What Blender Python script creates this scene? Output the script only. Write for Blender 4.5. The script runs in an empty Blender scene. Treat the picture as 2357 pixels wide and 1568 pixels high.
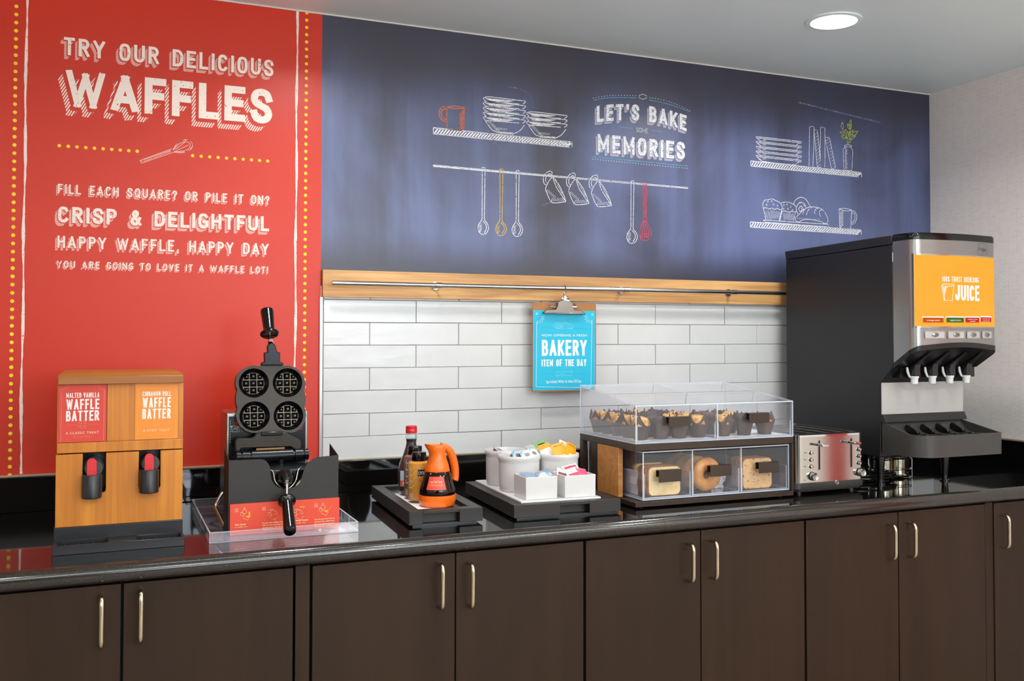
import bpy, bmesh, math, random
from mathutils import Vector, Matrix, noise
PI = math.pi
SC = bpy.context.scene
COL = SC.collection
# ------------------------------------------------------------------ camera
CAM = Vector((-0.6112, -3.0964, 1.3977))
YAW, PITCH, ROLL, FPX, SX, SY = 0.416085, 0.025278, 0.000771, 2264.83, 68.14, -63.67
fw = Vector((math.sin(YAW)*math.cos(PITCH), math.cos(YAW)*math.cos(PITCH), math.sin(PITCH)))
rt = Vector((math.cos(YAW), -math.sin(YAW), 0.0))
up = rt.cross(fw)
rt, up = rt*math.cos(ROLL)+up*math.sin(ROLL), -rt*math.sin(ROLL)+up*math.cos(ROLL)
cd = bpy.data.cameras.new('camera'); cam = bpy.data.objects.new('camera', cd); COL.objects.link(cam)
cam.matrix_world = Matrix(((rt.x, up.x, -fw.x, CAM.x), (rt.y, up.y, -fw.y, CAM.y), (rt.z, up.z, -fw.z, CAM.z), (0, 0, 0, 1)))
cd.sensor_fit = 'HORIZONTAL'; cd.sensor_width = 36.0; cd.lens = FPX/2357*36
cd.shift_x = -SX/2357; cd.shift_y = SY/2357; cd.clip_start = 0.05; cd.clip_end = 60
SC.camera = cam
# ------------------------------------------------------------------ look and light
SC.view_settings.view_transform = 'Standard'; SC.view_settings.look = 'None'
SC.view_settings.gamma = 1.0; SC.view_settings.use_curve_mapping = False
SC.view_settings.exposure = 0.0
SC.cycles.transparent_max_bounces = 40
w = bpy.data.worlds.new('world'); SC.world = w; w.use_nodes = True
bg = w.node_tree.nodes['Background']; bg.inputs[0].default_value = (1.0, 0.99, 0.97, 1); bg.inputs[1].default_value = 0.70
def lamp(x, y, z, watt, size, spread=150, col=(1, 0.975, 0.945), rot=(0, 0, 0), sy=None, nm='ceiling_lamp_light'):
    ld = bpy.data.lights.new(nm, 'AREA'); ld.energy = watt; ld.color = col
    ld.shape = 'DISK' if sy is None else 'RECTANGLE'; ld.size = size
    if sy: ld.size_y = sy
    ld.spread = math.radians(spread)
    lo = bpy.data.objects.new(nm, ld); COL.objects.link(lo); lo.location = (x, y, z); lo.rotation_euler = rot
    return lo
for lx, ly, lw in ((0.02, -0.62, 7.5), (1.52, -0.60, 7.0), (-1.45, -0.62, 3), (1.7, -2.0, 8), (0.55, -2.2, 5), (-1.0, -2.2, 5), (-0.2, -3.9, 9), (1.9, -3.9, 9)):
    lamp(lx, ly, 2.405, lw, 0.13)
# point fills added behind the camera to brighten ceiling and right wall
for lx, ly in ((-2.2, -4.4), (0.9, -4.9)):
    ld = bpy.data.lights.new('room_fill', 'POINT'); ld.energy = 31; ld.color = (1, 0.96, 0.91); ld.shadow_soft_size = 0.16
    lo = bpy.data.objects.new('room_fill', ld); COL.objects.link(lo); lo.location = (lx, ly, 1.85)
# slim strip light in the ceiling parallel to the counter, above the frame
lamp(0.9, -1.35, 2.41, 8, 2.8, 160, (0.84, 0.92, 1.0), (0, 0, 0), 0.06, 'strip_light')
# upward-facing fill added out of view to brighten the ceiling
lamp(0.6, -4.0, 1.9, 170, 5.0, 180, (1, 0.985, 0.96), (PI, 0, 0), 0.5, 'ceiling_fill')
# daylight from the dining-room windows behind the camera
lamp(1.5, -6.6, 1.75, 90, 4.0, 180, (0.78, 0.89, 1.0), (math.radians(88), 0, 0), 1.1, 'window_daylight')

# ------------------------------------------------------------------ helpers
def at(px, py, ax, val):
    """point of the photograph on the plane ax = val (metres)"""
    d = fw + rt*((px-1178.5-SX)/FPX) - up*((py-784-SY)/FPX)
    i = 'xyz'.index(ax); t = (val-CAM[i])/d[i]
    return CAM + d*t
def lin(h):
    h = h.lstrip('#'); o = []
    for i in (0, 2, 4):
        c = int(h[i:i+2], 16)/255
        o.append(c/12.92 if c <= 0.04045 else ((c+0.055)/1.055)**2.4)
    return (o[0], o[1], o[2], 1.0)
class NT:
    def __init__(s, name):
        s.m = bpy.data.materials.new(name); s.m.use_nodes = True
        s.t = s.m.node_tree; s.t.nodes.clear()
        s.out = s.t.nodes.new('ShaderNodeOutputMaterial')
    def n(s, typ, ins=None, **kw):
        nd = s.t.nodes.new(typ)
        for k, v in kw.items(): setattr(nd, k, v)
        for k, v in (ins or {}).items(): s.set(nd.inputs[k], v)
        return nd
    def set(s, sock, v):
        if hasattr(v, 'links'): s.t.links.new(v, sock)
        elif hasattr(v, 'outputs'): s.t.links.new(v.outputs[0], sock)
        else:
            if sock.type == 'RGBA' and isinstance(v, str): v = lin(v)
            sock.default_value = v
    def math(s, op, a, b=0.0, c=0.0): return s.n('ShaderNodeMath', {0: a, 1: b, 2: c}, operation=op)
    def sstep(s, v, a, b):
        return s.n('ShaderNodeMapRange', {0: v, 1: a, 2: b, 3: 0.0, 4: 1.0}, interpolation_type='SMOOTHSTEP')
    def mix(s, f, a, b):
        nd = s.n('ShaderNodeMix', data_type='RGBA'); s.set(nd.inputs[0], f); s.set(nd.inputs[6], a); s.set(nd.inputs[7], b)
        return nd.outputs[2]
    def obj(s): return s.n('ShaderNodeTexCoord').outputs['Object']
    def mapped(s, scale, loc=(0, 0, 0), rot=(0, 0, 0)):
        return s.n('ShaderNodeMapping', {'Vector': s.obj(), 'Scale': scale, 'Location': loc, 'Rotation': rot}).outputs[0]
    def noise(s, vec, scale, detail=3, rough=0.5, dist=0.0):
        return s.n('ShaderNodeTexNoise', {'Vector': vec, 'Scale': scale, 'Detail': detail, 'Roughness': rough, 'Distortion': dist}).outputs[0]
    def bump(s, h, strength=0.2, dist=0.002):
        return s.n('ShaderNodeBump', {'Height': h, 'Strength': strength, 'Distance': dist})
    def pr(s, col, rough=0.5, metal=0.0, normal=None, **kw):
        p = s.n('ShaderNodeBsdfPrincipled')
        s.set(p.inputs['Base Color'], col); s.set(p.inputs['Roughness'], rough); s.set(p.inputs['Metallic'], metal)
        if normal is not None: s.set(p.inputs['Normal'], normal)
        for k, v in kw.items(): s.set(p.inputs[k.replace('_', ' ')], v)
        s.t.links.new(p.outputs[0], s.out.inputs[0]); return p
    def done(s, sh=None):
        if sh is not None: s.t.links.new(sh.outputs[0] if hasattr(sh, 'outputs') else sh, s.out.inputs[0])
        return s.m
M = {}
def plain(name, col, rough=0.5, metal=0.0, bump=0.0, bscale=300, var=0.0, **kw):
    t = NT(name); c = lin(col); nrm = None
    if bump: nrm = t.bump(t.noise(t.obj(), bscale, 2), bump, 0.001)
    if var:
        v = t.noise(t.obj(), bscale*0.1, 3)
        c = t.mix(v, tuple(x*(1-var) for x in c[:3])+(1,), tuple(min(1, x*(1+var)) for x in c[:3])+(1,))
    t.pr(c, rough, metal, nrm, **kw); M[name] = t.m; return t.m
def wood(name, c1, c2, axis, rough=0.4, scale=1.0, ring=7.0, contrast=1.0, bump=0.05):
    """grain runs along axis"""
    t = NT(name); st = [1.0, 1.0, 1.0]; st['xyz'.index(axis)] = 0.07
    v = t.mapped(tuple(x*scale for x in st))
    big = t.noise(v, ring, 4, 0.55, 0.9)
    rings = t.math('PINGPONG', t.math('MULTIPLY', big, 9.0), 1.0)
    fine = t.noise(t.mapped(tuple(x*scale*(1 if x < 1 else 9) for x in st)), 22, 4, 0.6)
    f = t.math('ADD', t.math('MULTIPLY', rings, 0.45*contrast), t.math('MULTIPLY', fine, 0.65*contrast))
    c = t.mix(t.n('ShaderNodeClamp', {0: f}), lin(c1), lin(c2))
    t.pr(c, rough, 0.0, t.bump(fine, bump, 0.001)); M[name] = t.m; return t.m
def clear(name, tint=(0.965, 0.965, 0.98), body=0.03, refl=1.33, bcol=(0.8, 0.82, 0.9)):
    """thin clear acrylic: straight-through view with a Fresnel reflection"""
    t = NT(name)
    tr = t.n('ShaderNodeBsdfTransparent', {0: tint+(1,)})
    df = t.n('ShaderNodeBsdfDiffuse', {0: bcol+(1,)})
    gl = t.n('ShaderNodeBsdfGlossy', {0: (1, 1, 1, 1), 'Roughness': 0.02})
    a = t.n('ShaderNodeMixShader', {0: body}); t.set(a.inputs[1], tr); t.set(a.inputs[2], df)
    back = t.n('ShaderNodeNewGeometry').outputs['Backfacing']   # the same index whichever side is met
    ior = t.math('ADD', refl, t.math('MULTIPLY', back, 1.0/refl-refl))
    b = t.n('ShaderNodeMixShader', {0: t.n('ShaderNodeFresnel', {0: ior})}); t.set(b.inputs[1], a); t.set(b.inputs[2], gl)
    M[name] = t.done(b); return t.m

class MB:
    def __init__(s, mats=()): s.v = []; s.f = []; s.m = []; s.cur = 0; s.mats = list(mats)
    def use(s, name):
        mt = M[name] if isinstance(name, str) else name
        if mt not in s.mats: s.mats.append(mt)
        s.cur = s.mats.index(mt); return s
    def add(s, vs, fs):
        o = len(s.v); s.v += [tuple(v) for v in vs]; s.f += [tuple(i+o for i in f) for f in fs]; s.m += [s.cur]*len(fs); return s
    def mark(s): return len(s.v)
    def xf(s, start, mtx):
        for i in range(start, len(s.v)): s.v[i] = tuple(mtx @ Vector(s.v[i]))
        return s
    def box(s, x0, x1, y0, y1, z0, z1):
        return s.add([(x, y, z) for x in (x0, x1) for y in (y0, y1) for z in (z0, z1)],
                     [(0, 1, 3, 2), (4, 6, 7, 5), (0, 4, 5, 1), (2, 3, 7, 6), (0, 2, 6, 4), (1, 5, 7, 3)])
    def prism(s, poly, a0, a1, axis='y', cap=True):
        n = len(poly)
        def mk(p, a): return {'x': (a, p[0], p[1]), 'y': (p[0], a, p[1]), 'z': (p[0], p[1], a)}[axis]
        vs = [mk(p, a0) for p in poly]+[mk(p, a1) for p in poly]
        fs = [(i, (i+1) % n, n+(i+1) % n, n+i) for i in range(n)]
        if cap: fs += [tuple(range(n-1, -1, -1)), tuple(range(n, 2*n))]
        return s.add(vs, fs)
    def frame(s, outer, inner, a0, a1, axis='y'):
        """ring-shaped prism between two outlines with the same number of points"""
        n = len(outer)
        def mk(p, a): return {'x': (a, p[0], p[1]), 'y': (p[0], a, p[1]), 'z': (p[0], p[1], a)}[axis]
        vs = [mk(p, a0) for p in outer]+[mk(p, a1) for p in outer]+[mk(p, a0) for p in inner]+[mk(p, a1) for p in inner]
        fs = []
        for i in range(n):
            j = (i+1) % n
            fs += [(i, j, n+j, n+i), (2*n+j, 2*n+i, 3*n+i, 3*n+j), (j, i, 2*n+i, 2*n+j), (n+i, n+j, 3*n+j, 3*n+i)]
        return s.add(vs, fs)
    def rings(s, rs, cap0=True, cap1=True, closed=False):
        n = len(rs[0]); vs = [p for r in rs for p in r]; fs = []
        k = len(rs)
        for a in range(k if closed else k-1):
            b = (a+1) % k
            for i in range(n): j = (i+1) % n; fs.append((a*n+i, a*n+j, b*n+j, b*n+i))
        if not closed:
            if cap0: fs.append(tuple(range(n-1, -1, -1)))
            if cap1: fs.append(tuple((k-1)*n+i for i in range(n)))
        return s.add(vs, fs)
    def lathe(s, prof, n=24, o=(0, 0, 0), d=(0, 0, 1), cap0=True, cap1=True, sq=1.0):
        d = Vector(d).normalized(); q = d.to_track_quat('Z', 'Y'); o = Vector(o); rs = []
        for r, z in prof:
            rs.append([o+q @ Vector((r*math.cos(2*PI*i/n), r*sq*math.sin(2*PI*i/n), z)) for i in range(n)])
        return s.rings(rs, cap0, cap1)
    def cyl(s, p0, p1, r0, r1=None, n=20):
        p0 = Vector(p0); p1 = Vector(p1); r1 = r0 if r1 is None else r1
        return s.lathe([(r0, 0), (r1, (p1-p0).length)], n, p0, p1-p0)
    def tube(s, pts, r, n=8, closed=False):
        pts = [Vector(p) for p in pts]; k = len(pts); rs = []
        rr = r if isinstance(r, (list, tuple)) else [r]*k
        tg = []
        for i in range(k):
            a = pts[(i-1) % k] if (closed or i > 0) else pts[i]; b = pts[(i+1) % k] if (closed or i < k-1) else pts[i]
            tg.append((b-a).normalized())
        u = tg[0].orthogonal().normalized()
        for i in range(k):
            u = (u-tg[i]*u.dot(tg[i])).normalized(); v = tg[i].cross(u)
            rs.append([pts[i]+(u*math.cos(2*PI*j/n)+v*math.sin(2*PI*j/n))*rr[i] for j in range(n)])
        return s.rings(rs, closed=closed)
    def grid(s, fn, nu, nv, wrap=False):
        vs = [fn(i/nu, j/nv) for j in range(nv+1) for i in range(nu+1)]; w1 = nu+1
        return s.add(vs, [(j*w1+i, j*w1+i+1, (j+1)*w1+i+1, (j+1)*w1+i) for j in range(nv) for i in range(nu)])
    def ribbon(s, pts, wd, mp, closed=False):
        P = [Vector((p[0], p[1])) for p in pts]; k = len(P); vs = []
        for i in range(k):
            a = P[(i-1) % k] if (closed or i > 0) else P[i]; b = P[(i+1) % k] if (closed or i < k-1) else P[i]
            t = b-a
            if t.length < 1e-9: t = Vector((1, 0))
            t.normalize(); nn = Vector((-t.y, t.x))*wd/2
            vs += [mp(*(P[i]+nn)), mp(*(P[i]-nn))]
        fs = [(2*i, 2*i+1, 2*((i+1) % k)+1, 2*((i+1) % k)) for i in range(k if closed else k-1)]
        return s.add(vs, fs)
    def disc(s, x, y, r, mp, n=12):
        return s.add([mp(x+r*math.cos(2*PI*i/n), y+r*math.sin(2*PI*i/n)) for i in range(n)], [tuple(range(n))])
    def poly(s, pts, mp): return s.add([mp(*p) for p in pts], [tuple(range(len(pts)))])
    def text(s, body, wd, h, mp, off=0.0, x0=0.0, y0=0.0, sp=1.0, pad=0.0):
        """lettering wd wide with capitals h high, mapped by mp(u, v); baseline v = y0"""
        vs, fs, bx0, bx1, caph = glyphs(body, off, sp)
        gx0, gx1 = glyphs(body, 0.0, sp)[2:4]
        ux = wd/max(1e-6, gx1-gx0); uy = h/caph
        return s.add([mp(x0+(v[0]-gx0)*ux, y0+v[1]*uy) for v in vs], fs)
    def build(s, name, parent=None, mats=None, smooth=40, bevel=0, seg=2, loc=None, rotz=None, recalc=True, sub=0):
        me = bpy.data.meshes.new(name); me.from_pydata(s.v, [], s.f)
        for mt in (mats or s.mats): me.materials.append(M[mt] if isinstance(mt, str) else mt)
        for p, mi in zip(me.polygons, s.m): p.material_index = mi
        if recalc:
            bm = bmesh.new(); bm.from_mesh(me); bmesh.ops.recalc_face_normals(bm, faces=bm.faces); bm.to_mesh(me); bm.free()
        if smooth:
            for p in me.polygons: p.use_smooth = True
            me.set_sharp_from_angle(angle=math.radians(smooth))
        me.update()
        o = bpy.data.objects.new(name, me); COL.objects.link(o)
        if parent is not None: o.parent = parent
        if loc is not None: o.location = loc
        if rotz is not None: o.rotation_euler = (0, 0, rotz)
        if bevel:
            b = o.modifiers.new('bevel', 'BEVEL'); b.width = bevel; b.segments = seg; b.limit_method = 'ANGLE'; b.angle_limit = math.radians(35)
        if sub:
            b = o.modifiers.new('subdivision', 'SUBSURF'); b.levels = sub; b.render_levels = sub
        return o
_gc = {}
def glyphs(body, off=0.0, sp=1.0):
    k = (body, off, sp)
    if k in _gc: return _gc[k]
    def mk(b):
        cu = bpy.data.curves.new('lettering', 'FONT'); cu.body = b; cu.offset = off; cu.resolution_u = 3; cu.space_character = sp
        o = bpy.data.objects.new('lettering', cu); COL.objects.link(o)
        dg = bpy.context.evaluated_depsgraph_get(); dg.update()
        me = bpy.data.meshes.new_from_object(o.evaluated_get(dg))
        vs = [(v.co.x, v.co.y) for v in me.vertices]; fs = [tuple(p.vertices) for p in me.polygons]
        bpy.data.objects.remove(o); bpy.data.curves.remove(cu); bpy.data.meshes.remove(me)
        return vs, fs
    vs, fs = mk(body)
    if 'cap' not in _gc:
        o2 = off; off = 0.0; hv, _ = mk('H'); off = o2; _gc['cap'] = max(v[1] for v in hv)
    xs = [v[0] for v in vs] or [0, 1]
    _gc[k] = (vs, fs, min(xs), max(xs), _gc['cap']); return _gc[k]
def rrect(x0, x1, y0, y1, r, n=5):
    o = []
    for cx, cy, a in ((x1-r, y1-r, 0), (x0+r, y1-r, 90), (x0+r, y0+r, 180), (x1-r, y0+r, 270)):
        for i in range(n+1):
            t = math.radians(a+90*i/n); o.append((cx+r*math.cos(t), cy+r*math.sin(t)))
    return o
def thing(name, label, cat, loc=(0, 0, 0), rotz=0.0, group=None):
    o = bpy.data.objects.new(name, None); COL.objects.link(o); o.location = loc; o.rotation_euler = (0, 0, rotz)
    o.empty_display_size = 0.05
    return tag(o, label, cat, group)
def tag(o, label, cat, group=None):
    o['label'] = label; o['category'] = cat
    if group: o['group'] = group
    return o
def struct(o, label=None):
    o['kind'] = 'structure'
    if label: o['label'] = label
    return o
def lab(o, label): o['label'] = label; return o
def dup(root, loc, rotz, label, group=None, rot=None):
    r = root.copy(); COL.objects.link(r); r.location = loc; r.rotation_euler = rot if rot else (0, 0, rotz); r['label'] = label
    if group: r['group'] = group
    for ch in list(root.children):
        c = ch.copy(); COL.objects.link(c); c.parent = r
        for g in list(ch.children):
            d = g.copy(); COL.objects.link(d); d.parent = c
    return r
def bez(p0, p1, p2, p3, n=10):
    o = []
    for i in range(n+1):
        t = i/n; a = 1-t
        o.append(tuple(a*a*a*x0+3*a*a*t*x1+3*a*t*t*x2+t*t*t*x3 for x0, x1, x2, x3 in zip(p0, p1, p2, p3)))
    return o
def spline(pts, n=6, closed=False):
    """Catmull-Rom through the points"""
    k = len(pts); o = []
    for i in range(k if closed else k-1):
        g = lambda j: pts[j % k] if closed else pts[max(0, min(k-1, j))]
        p0, p1, p2, p3 = g(i-1), g(i), g(i+1), g(i+2)
        for s_ in range(n):
            t = s_/n
            o.append(tuple(0.5*(2*b+(c-a)*t+(2*a-5*b+4*c-d)*t*t+(-a+3*b-3*c+d)*t**3) for a, b, c, d in zip(p0, p1, p2, p3)))
    if not closed: o.append(tuple(pts[-1]))
    return o
# ------------------------------------------------------------------ drawn capitals of even stroke weight
def _se(a0, a1, n=14, e=0.72):
    o = []
    for i in range(n+1):
        a = math.radians(a0+(a1-a0)*i/n); c, s_ = math.cos(a), math.sin(a)
        o.append((0.5+0.5*math.copysign(abs(c)**e, c), 0.5+0.5*math.copysign(abs(s_)**e, s_)))
    return o
def _arc(cx, cy, rx, ry, a0, a1, n=6): return [(cx+rx*math.cos(math.radians(a0+(a1-a0)*i/n)), cy+ry*math.sin(math.radians(a0+(a1-a0)*i/n))) for i in range(n+1)]
_S = spline([(1, .78), (.86, .94), (.5, 1), (.14, .94), (0, .76), (.14, .60), (.5, .50), (.86, .40), (1, .23), (.86, .06), (.5, 0), (.14, .06), (0, .22)], 4)
_STEM = [(0, 0), (0, 1)]
GLY = {
 'A': (.66, [[(0, 0), (.5, 1)], [(1, 0), (.5, 1)], [(.18, .28), (.82, .28)]]),
 'B': (.56, [_STEM, [(0, 1), (.55, 1)]+_arc(.55, .765, .38, .235, 90, -90)+[(0, .53)], [(0, .53), (.58, .53)]+_arc(.58, .265, .42, .265, 90, -90)+[(0, 0)]]),
 'C': (.56, [_se(38, 322)]), 'D': (.58, [_STEM, [(0, 1), (.45, 1)]+_arc(.45, .62, .55, .38, 90, 0)+_arc(.45, .38, .55, .38, 0, -90)+[(0, 0)]]),
 'E': (.50, [_STEM, [(0, 1), (1, 1)], [(0, .52), (.88, .52)], [(0, 0), (1, 0)]]), 'F': (.48, [_STEM, [(0, 1), (1, 1)], [(0, .50), (.86, .50)]]),
 'G': (.58, [_se(40, 318)+[(1, .12), (1, .44)], [(1, .44), (.58, .44)]]), 'H': (.58, [_STEM, [(1, 0), (1, 1)], [(0, .52), (1, .52)]]),
 'I': (.0, [[(.5, 0), (.5, 1)]]), 'J': (.44, [[(1, 1), (1, .28)]+_arc(.5, .28, .5, .28, 0, -180)]), 'K': (.58, [_STEM, [(.05, .38), (1, 1)], [(.30, .56), (1, 0)]]),
 'L': (.46, [_STEM, [(0, 0), (1, 0)]]), 'M': (.82, [_STEM, [(1, 0), (1, 1)], [(0, 1), (.5, .22)], [(1, 1), (.5, .22)]]), 'N': (.60, [_STEM, [(1, 0), (1, 1)], [(0, 1), (1, 0)]]),
 'O': (.60, [_se(0, 360, 24)]), 'P': (.54, [_STEM, [(0, 1), (.55, 1)]+_arc(.55, .74, .45, .26, 90, -90)+[(0, .48)]]), 'Q': (.60, [_se(0, 360, 24), [(.58, .26), (1.0, -.06)]]),
 'R': (.56, [_STEM, [(0, 1), (.55, 1)]+_arc(.55, .75, .42, .25, 90, -90)+[(0, .50)], [(.50, .50), (1, 0)]]), 'S': (.54, [_S]), 'T': (.54, [[(.5, 0), (.5, 1)], [(0, 1), (1, 1)]]),
 'U': (.58, [[(0, 1), (0, .3)]+_arc(.5, .3, .5, .3, 180, 360, 10)+[(1, 1)]]), 'V': (.62, [[(0, 1), (.5, 0)], [(1, 1), (.5, 0)]]),
 'W': (1.05, [[(0, 1), (.25, 0)], [(.25, 0), (.5, .92)], [(.5, .92), (.75, 0)], [(.75, 0), (1, 1)]]), 'X': (.6, [[(0, 0), (1, 1)], [(0, 1), (1, 0)]]),
 'Y': (.62, [[(0, 1), (.5, .45)], [(1, 1), (.5, .45)], [(.5, .45), (.5, 0)]]), 'Z': (.54, [[(0, 1), (1, 1)], [(1, 1), (0, 0)], [(0, 0), (1, 0)]]),
 '0': (.5, [_se(0, 360, 24)]), '1': (.16, [[(1, 0), (1, 1)], [(1, 1), (0, .8)]]), '%': (.66, [[(.12+.12*math.cos(t), .8+.2*math.sin(t)) for t in [i*PI/6 for i in range(13)]], [(.88+.12*math.cos(t), .2+.2*math.sin(t)) for t in [i*PI/6 for i in range(13)]], [(.2, 0), (.8, 1)]]),
 '?': (.46, [spline([(0, .76), (.12, .94), (.5, 1), (.88, .93), (1, .74), (.82, .57), (.52, .46), (.5, .27)], 4), [(.5, -.01), (.5, .02)]]), '!': (.0, [[(.5, 1), (.5, .30)], [(.5, -.01), (.5, .02)]]),
 ',': (.04, [[(.6, .05), (.1, -.16)]]), "'": (.04, [[(.6, 1), (.2, .80)]]), '.': (0, [[(.5, -.01), (.5, .02)]]),
 '&': (.62, [spline([(1, 0), (.55, .40), (.24, .70), (.26, .90), (.47, 1), (.68, .90), (.64, .70), (.18, .42), (.03, .20), (.16, .04), (.42, 0), (.70, .10), (.96, .46)], 4)])}
def caps(mb, body, wd, h, t, mp, x0=0.0, y0=0.0, gap=0.10, space=0.30, grow=0.0):
    """capitals filling wd x h, stroke t*h, letter gap gap*h; grow fattens the strokes"""
    T = t*h; ws = [None if c == ' ' else GLY[c][0] for c in body]
    fix = sum((space*h if w_ is None else T) for w_ in ws)+gap*h*(len(body)-1)
    k = (wd-fix)/max(1e-6, sum(w_ for w_ in ws if w_ is not None)); x = x0
    hw = T/2+grow; q0 = Vector(mp(x0, y0)); nrm = (Vector(mp(x0+0.001, y0))-q0).cross(Vector(mp(x0, y0+0.001))-q0).normalized(); ks = 0
    for ch, w_ in zip(body, ws):
        if w_ is None: x += space*h+gap*h; continue
        W_ = w_*k
        hs = hw*(0.80 if ch in 'WM' else 1.0)
        fx = lambda p: (x+T/2+p[0]*W_, y0+T/2+p[1]*(h-T))
        for st in GLY[ch][1]:
            P = [Vector(fx(p)) for p in st]; closed = (len(P) > 3 and (P[0]-P[-1]).length < 1e-6)
            if closed: P = P[:-1]
            else:
                a = (P[0]-P[1]).normalized(); b = (P[-1]-P[-2]).normalized(); P[0] = P[0]+a*hw; P[-1] = P[-1]+b*hw
            n = len(P); L = []
            for i in range(n):
                a = P[(i-1) % n] if (closed or i > 0) else P[i]; b = P[(i+1) % n] if (closed or i < n-1) else P[i]
                d1 = (P[i]-a).normalized() if (P[i]-a).length > 1e-9 else (b-P[i]).normalized(); d2 = (b-P[i]).normalized() if (b-P[i]).length > 1e-9 else d1
                tt = d1+d2; tt = tt.normalized() if tt.length > 1e-6 else d1
                nn = Vector((-tt.y, tt.x)); ms = min(1.5, 1/max(0.3, abs(nn.dot(Vector((-d1.y, d1.x))))))
                for s_ in (1, -1):
                    q = P[i]+nn*(s_*hs*ms)
                    lo = -1 if ch in 'Q,' else y0-grow; L.append((q.x, min(max(q.y, lo), y0+h+grow)))
            fs = [(2*i, 2*i+1, 2*((i+1) % n)+1, 2*((i+1) % n)) for i in range(n if closed else n-1)]
            ks += 1; o_ = nrm*(0.000035*(ks % 4)); mb.add([Vector(mp(*q))+o_+nrm*(0.00006*(i_//2)/n) for i_, q in enumerate(L)], fs)
        x += W_+T+gap*h
    return mb
# ------------------------------------------------------------------ materials
plain('ceiling_paint', '#e4f0f1', 0.42, bump=0.02, bscale=40)
plain('floor_tile', '#9a9088', 0.5, var=0.15)
plain('wall_paint', '#d6cec8', 0.6)
t = NT('red_vinyl'); nz = t.noise(t.obj(), 1.3, 3); fine = t.noise(t.obj(), 160, 2)
t.pr(t.mix(nz, lin('#c62b14'), lin('#cf361b')), 0.36, 0.0, t.bump(fine, 0.06, 0.001), Specular_IOR_Level=0.35); M['red_vinyl'] = t.m
# blackboard mural with smears of chalk dust
t = NT('chalkboard'); xyz = t.n('ShaderNodeSeparateXYZ', {0: t.obj()})
streak = t.noise(t.mapped((4.2, 1.0, 0.35)), 1.6, 5, 0.55, 0.3)
blob = t.noise(t.mapped((1.5, 1.0, 1.1), (3.1, 0, 1.7)), 1.5, 4, 0.55, 0.8)
wide = t.noise(t.mapped((1.3, 1.0, 0.25), (9.1, 0, 2.2)), 1.7, 3, 0.5, 0.2)
zb = t.sstep(xyz.outputs[2], 1.60, 1.76); zt = t.math('SUBTRACT', 1.0, t.sstep(t.math('ADD', xyz.outputs[2], t.math('MULTIPLY', blob, 0.25)), 2.24, 2.46))
f = t.math('MULTIPLY', t.sstep(t.math('ADD', t.math('MULTIPLY', streak, 0.5), t.math('MULTIPLY', t.math('ADD', blob, wide), 0.5)), 0.50, 0.98), t.math('MULTIPLY', zb, zt))
base = t.mix(t.sstep(wide, 0.35, 0.65), lin('#37343f'), lin('#393b50'))
c = t.mix(f, base, lin('#6874a0'))
t.pr(c, 0.34, 0.0, t.bump(t.noise(t.obj(), 420, 2), 0.10, 0.001)); M['chalkboard'] = t.m
def chalk_mat(name, col, wear=0.25):
    t = NT(name); f = t.sstep(t.noise(t.obj(), 260, 3), 0.28, 0.28+wear)
    tr = t.n('ShaderNodeBsdfTransparent'); df = t.n('ShaderNodeBsdfPrincipled', {'Base Color': lin(col), 'Roughness': 0.7})
    mx = t.n('ShaderNodeMixShader', {0: f}); t.set(mx.inputs[1], tr); t.set(mx.inputs[2], df); M[name] = t.done(mx)
for nm_, c_ in (('chalk_white', '#f6f6fb'), ('chalk_orange', '#f0763a'), ('chalk_yellow', '#f2c838'), ('chalk_red', '#e2485a'), ('chalk_cyan', '#5bc0e4'), ('chalk_lime', '#d2dc3c')):
    chalk_mat(nm_, c_, 0.18)
chalk_mat('cream_print', '#f2e0d4', 0.10)
chalk_mat('faint_chalk', '#8d89b0', 0.5)
plain('yellow_dot', '#f6cf16', 0.5)
# worn heading letters and diagonal hatching
t = NT('worn_print'); f = t.sstep(t.math('ADD', t.math('MULTIPLY', t.noise(t.obj(), 150, 4, 0.65), 0.75), t.math('MULTIPLY', t.noise(t.obj(), 28, 2), 0.25)), 0.345, 0.40)
tr = t.n('ShaderNodeBsdfTransparent'); df = t.n('ShaderNodeBsdfPrincipled', {'Base Color': lin('#f4e6da'), 'Roughness': 0.6})
mx = t.n('ShaderNodeMixShader', {0: f}); t.set(mx.inputs[1], tr); t.set(mx.inputs[2], df); M['worn_print'] = t.done(mx)
def hatch_mat(name, col, freq, duty=0.5):
    t = NT(name); xyz = t.n('ShaderNodeSeparateXYZ', {0: t.obj()})
    s_ = t.math('ADD', t.math('MULTIPLY', xyz.outputs[0], 0.86), t.math('MULTIPLY', xyz.outputs[2], -0.5))
    f = t.math('GREATER_THAN', t.math('FRACT', t.math('MULTIPLY', s_, freq)), duty)
    tr = t.n('ShaderNodeBsdfTransparent'); df = t.n('ShaderNodeBsdfPrincipled', {'Base Color': lin(col), 'Roughness': 0.6})
    mx = t.n('ShaderNodeMixShader', {0: f}); t.set(mx.inputs[1], tr); t.set(mx.inputs[2], df); M[name] = t.done(mx)
hatch_mat('hatch_big', '#f2e0d4', 165, 0.45); hatch_mat('hatch_small', '#f0d4c8', 300, 0.45); hatch_mat('hatch_chalk', '#d4d4e0', 330, 0.4)
# glazed handmade tile
t = NT('glazed_tile'); nz = t.noise(t.mapped((4, 4, 9)), 2.6, 2, 0.4)
t.pr(t.mix(t.noise(t.obj(), 9, 2), lin('#cacac9'), lin('#d5d5d4')), 0.16, 0.0, t.bump(nz, 0.22, 0.004)); M['glazed_tile'] = t.m
plain('grout', '#a8a49e', 0.85)
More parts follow.
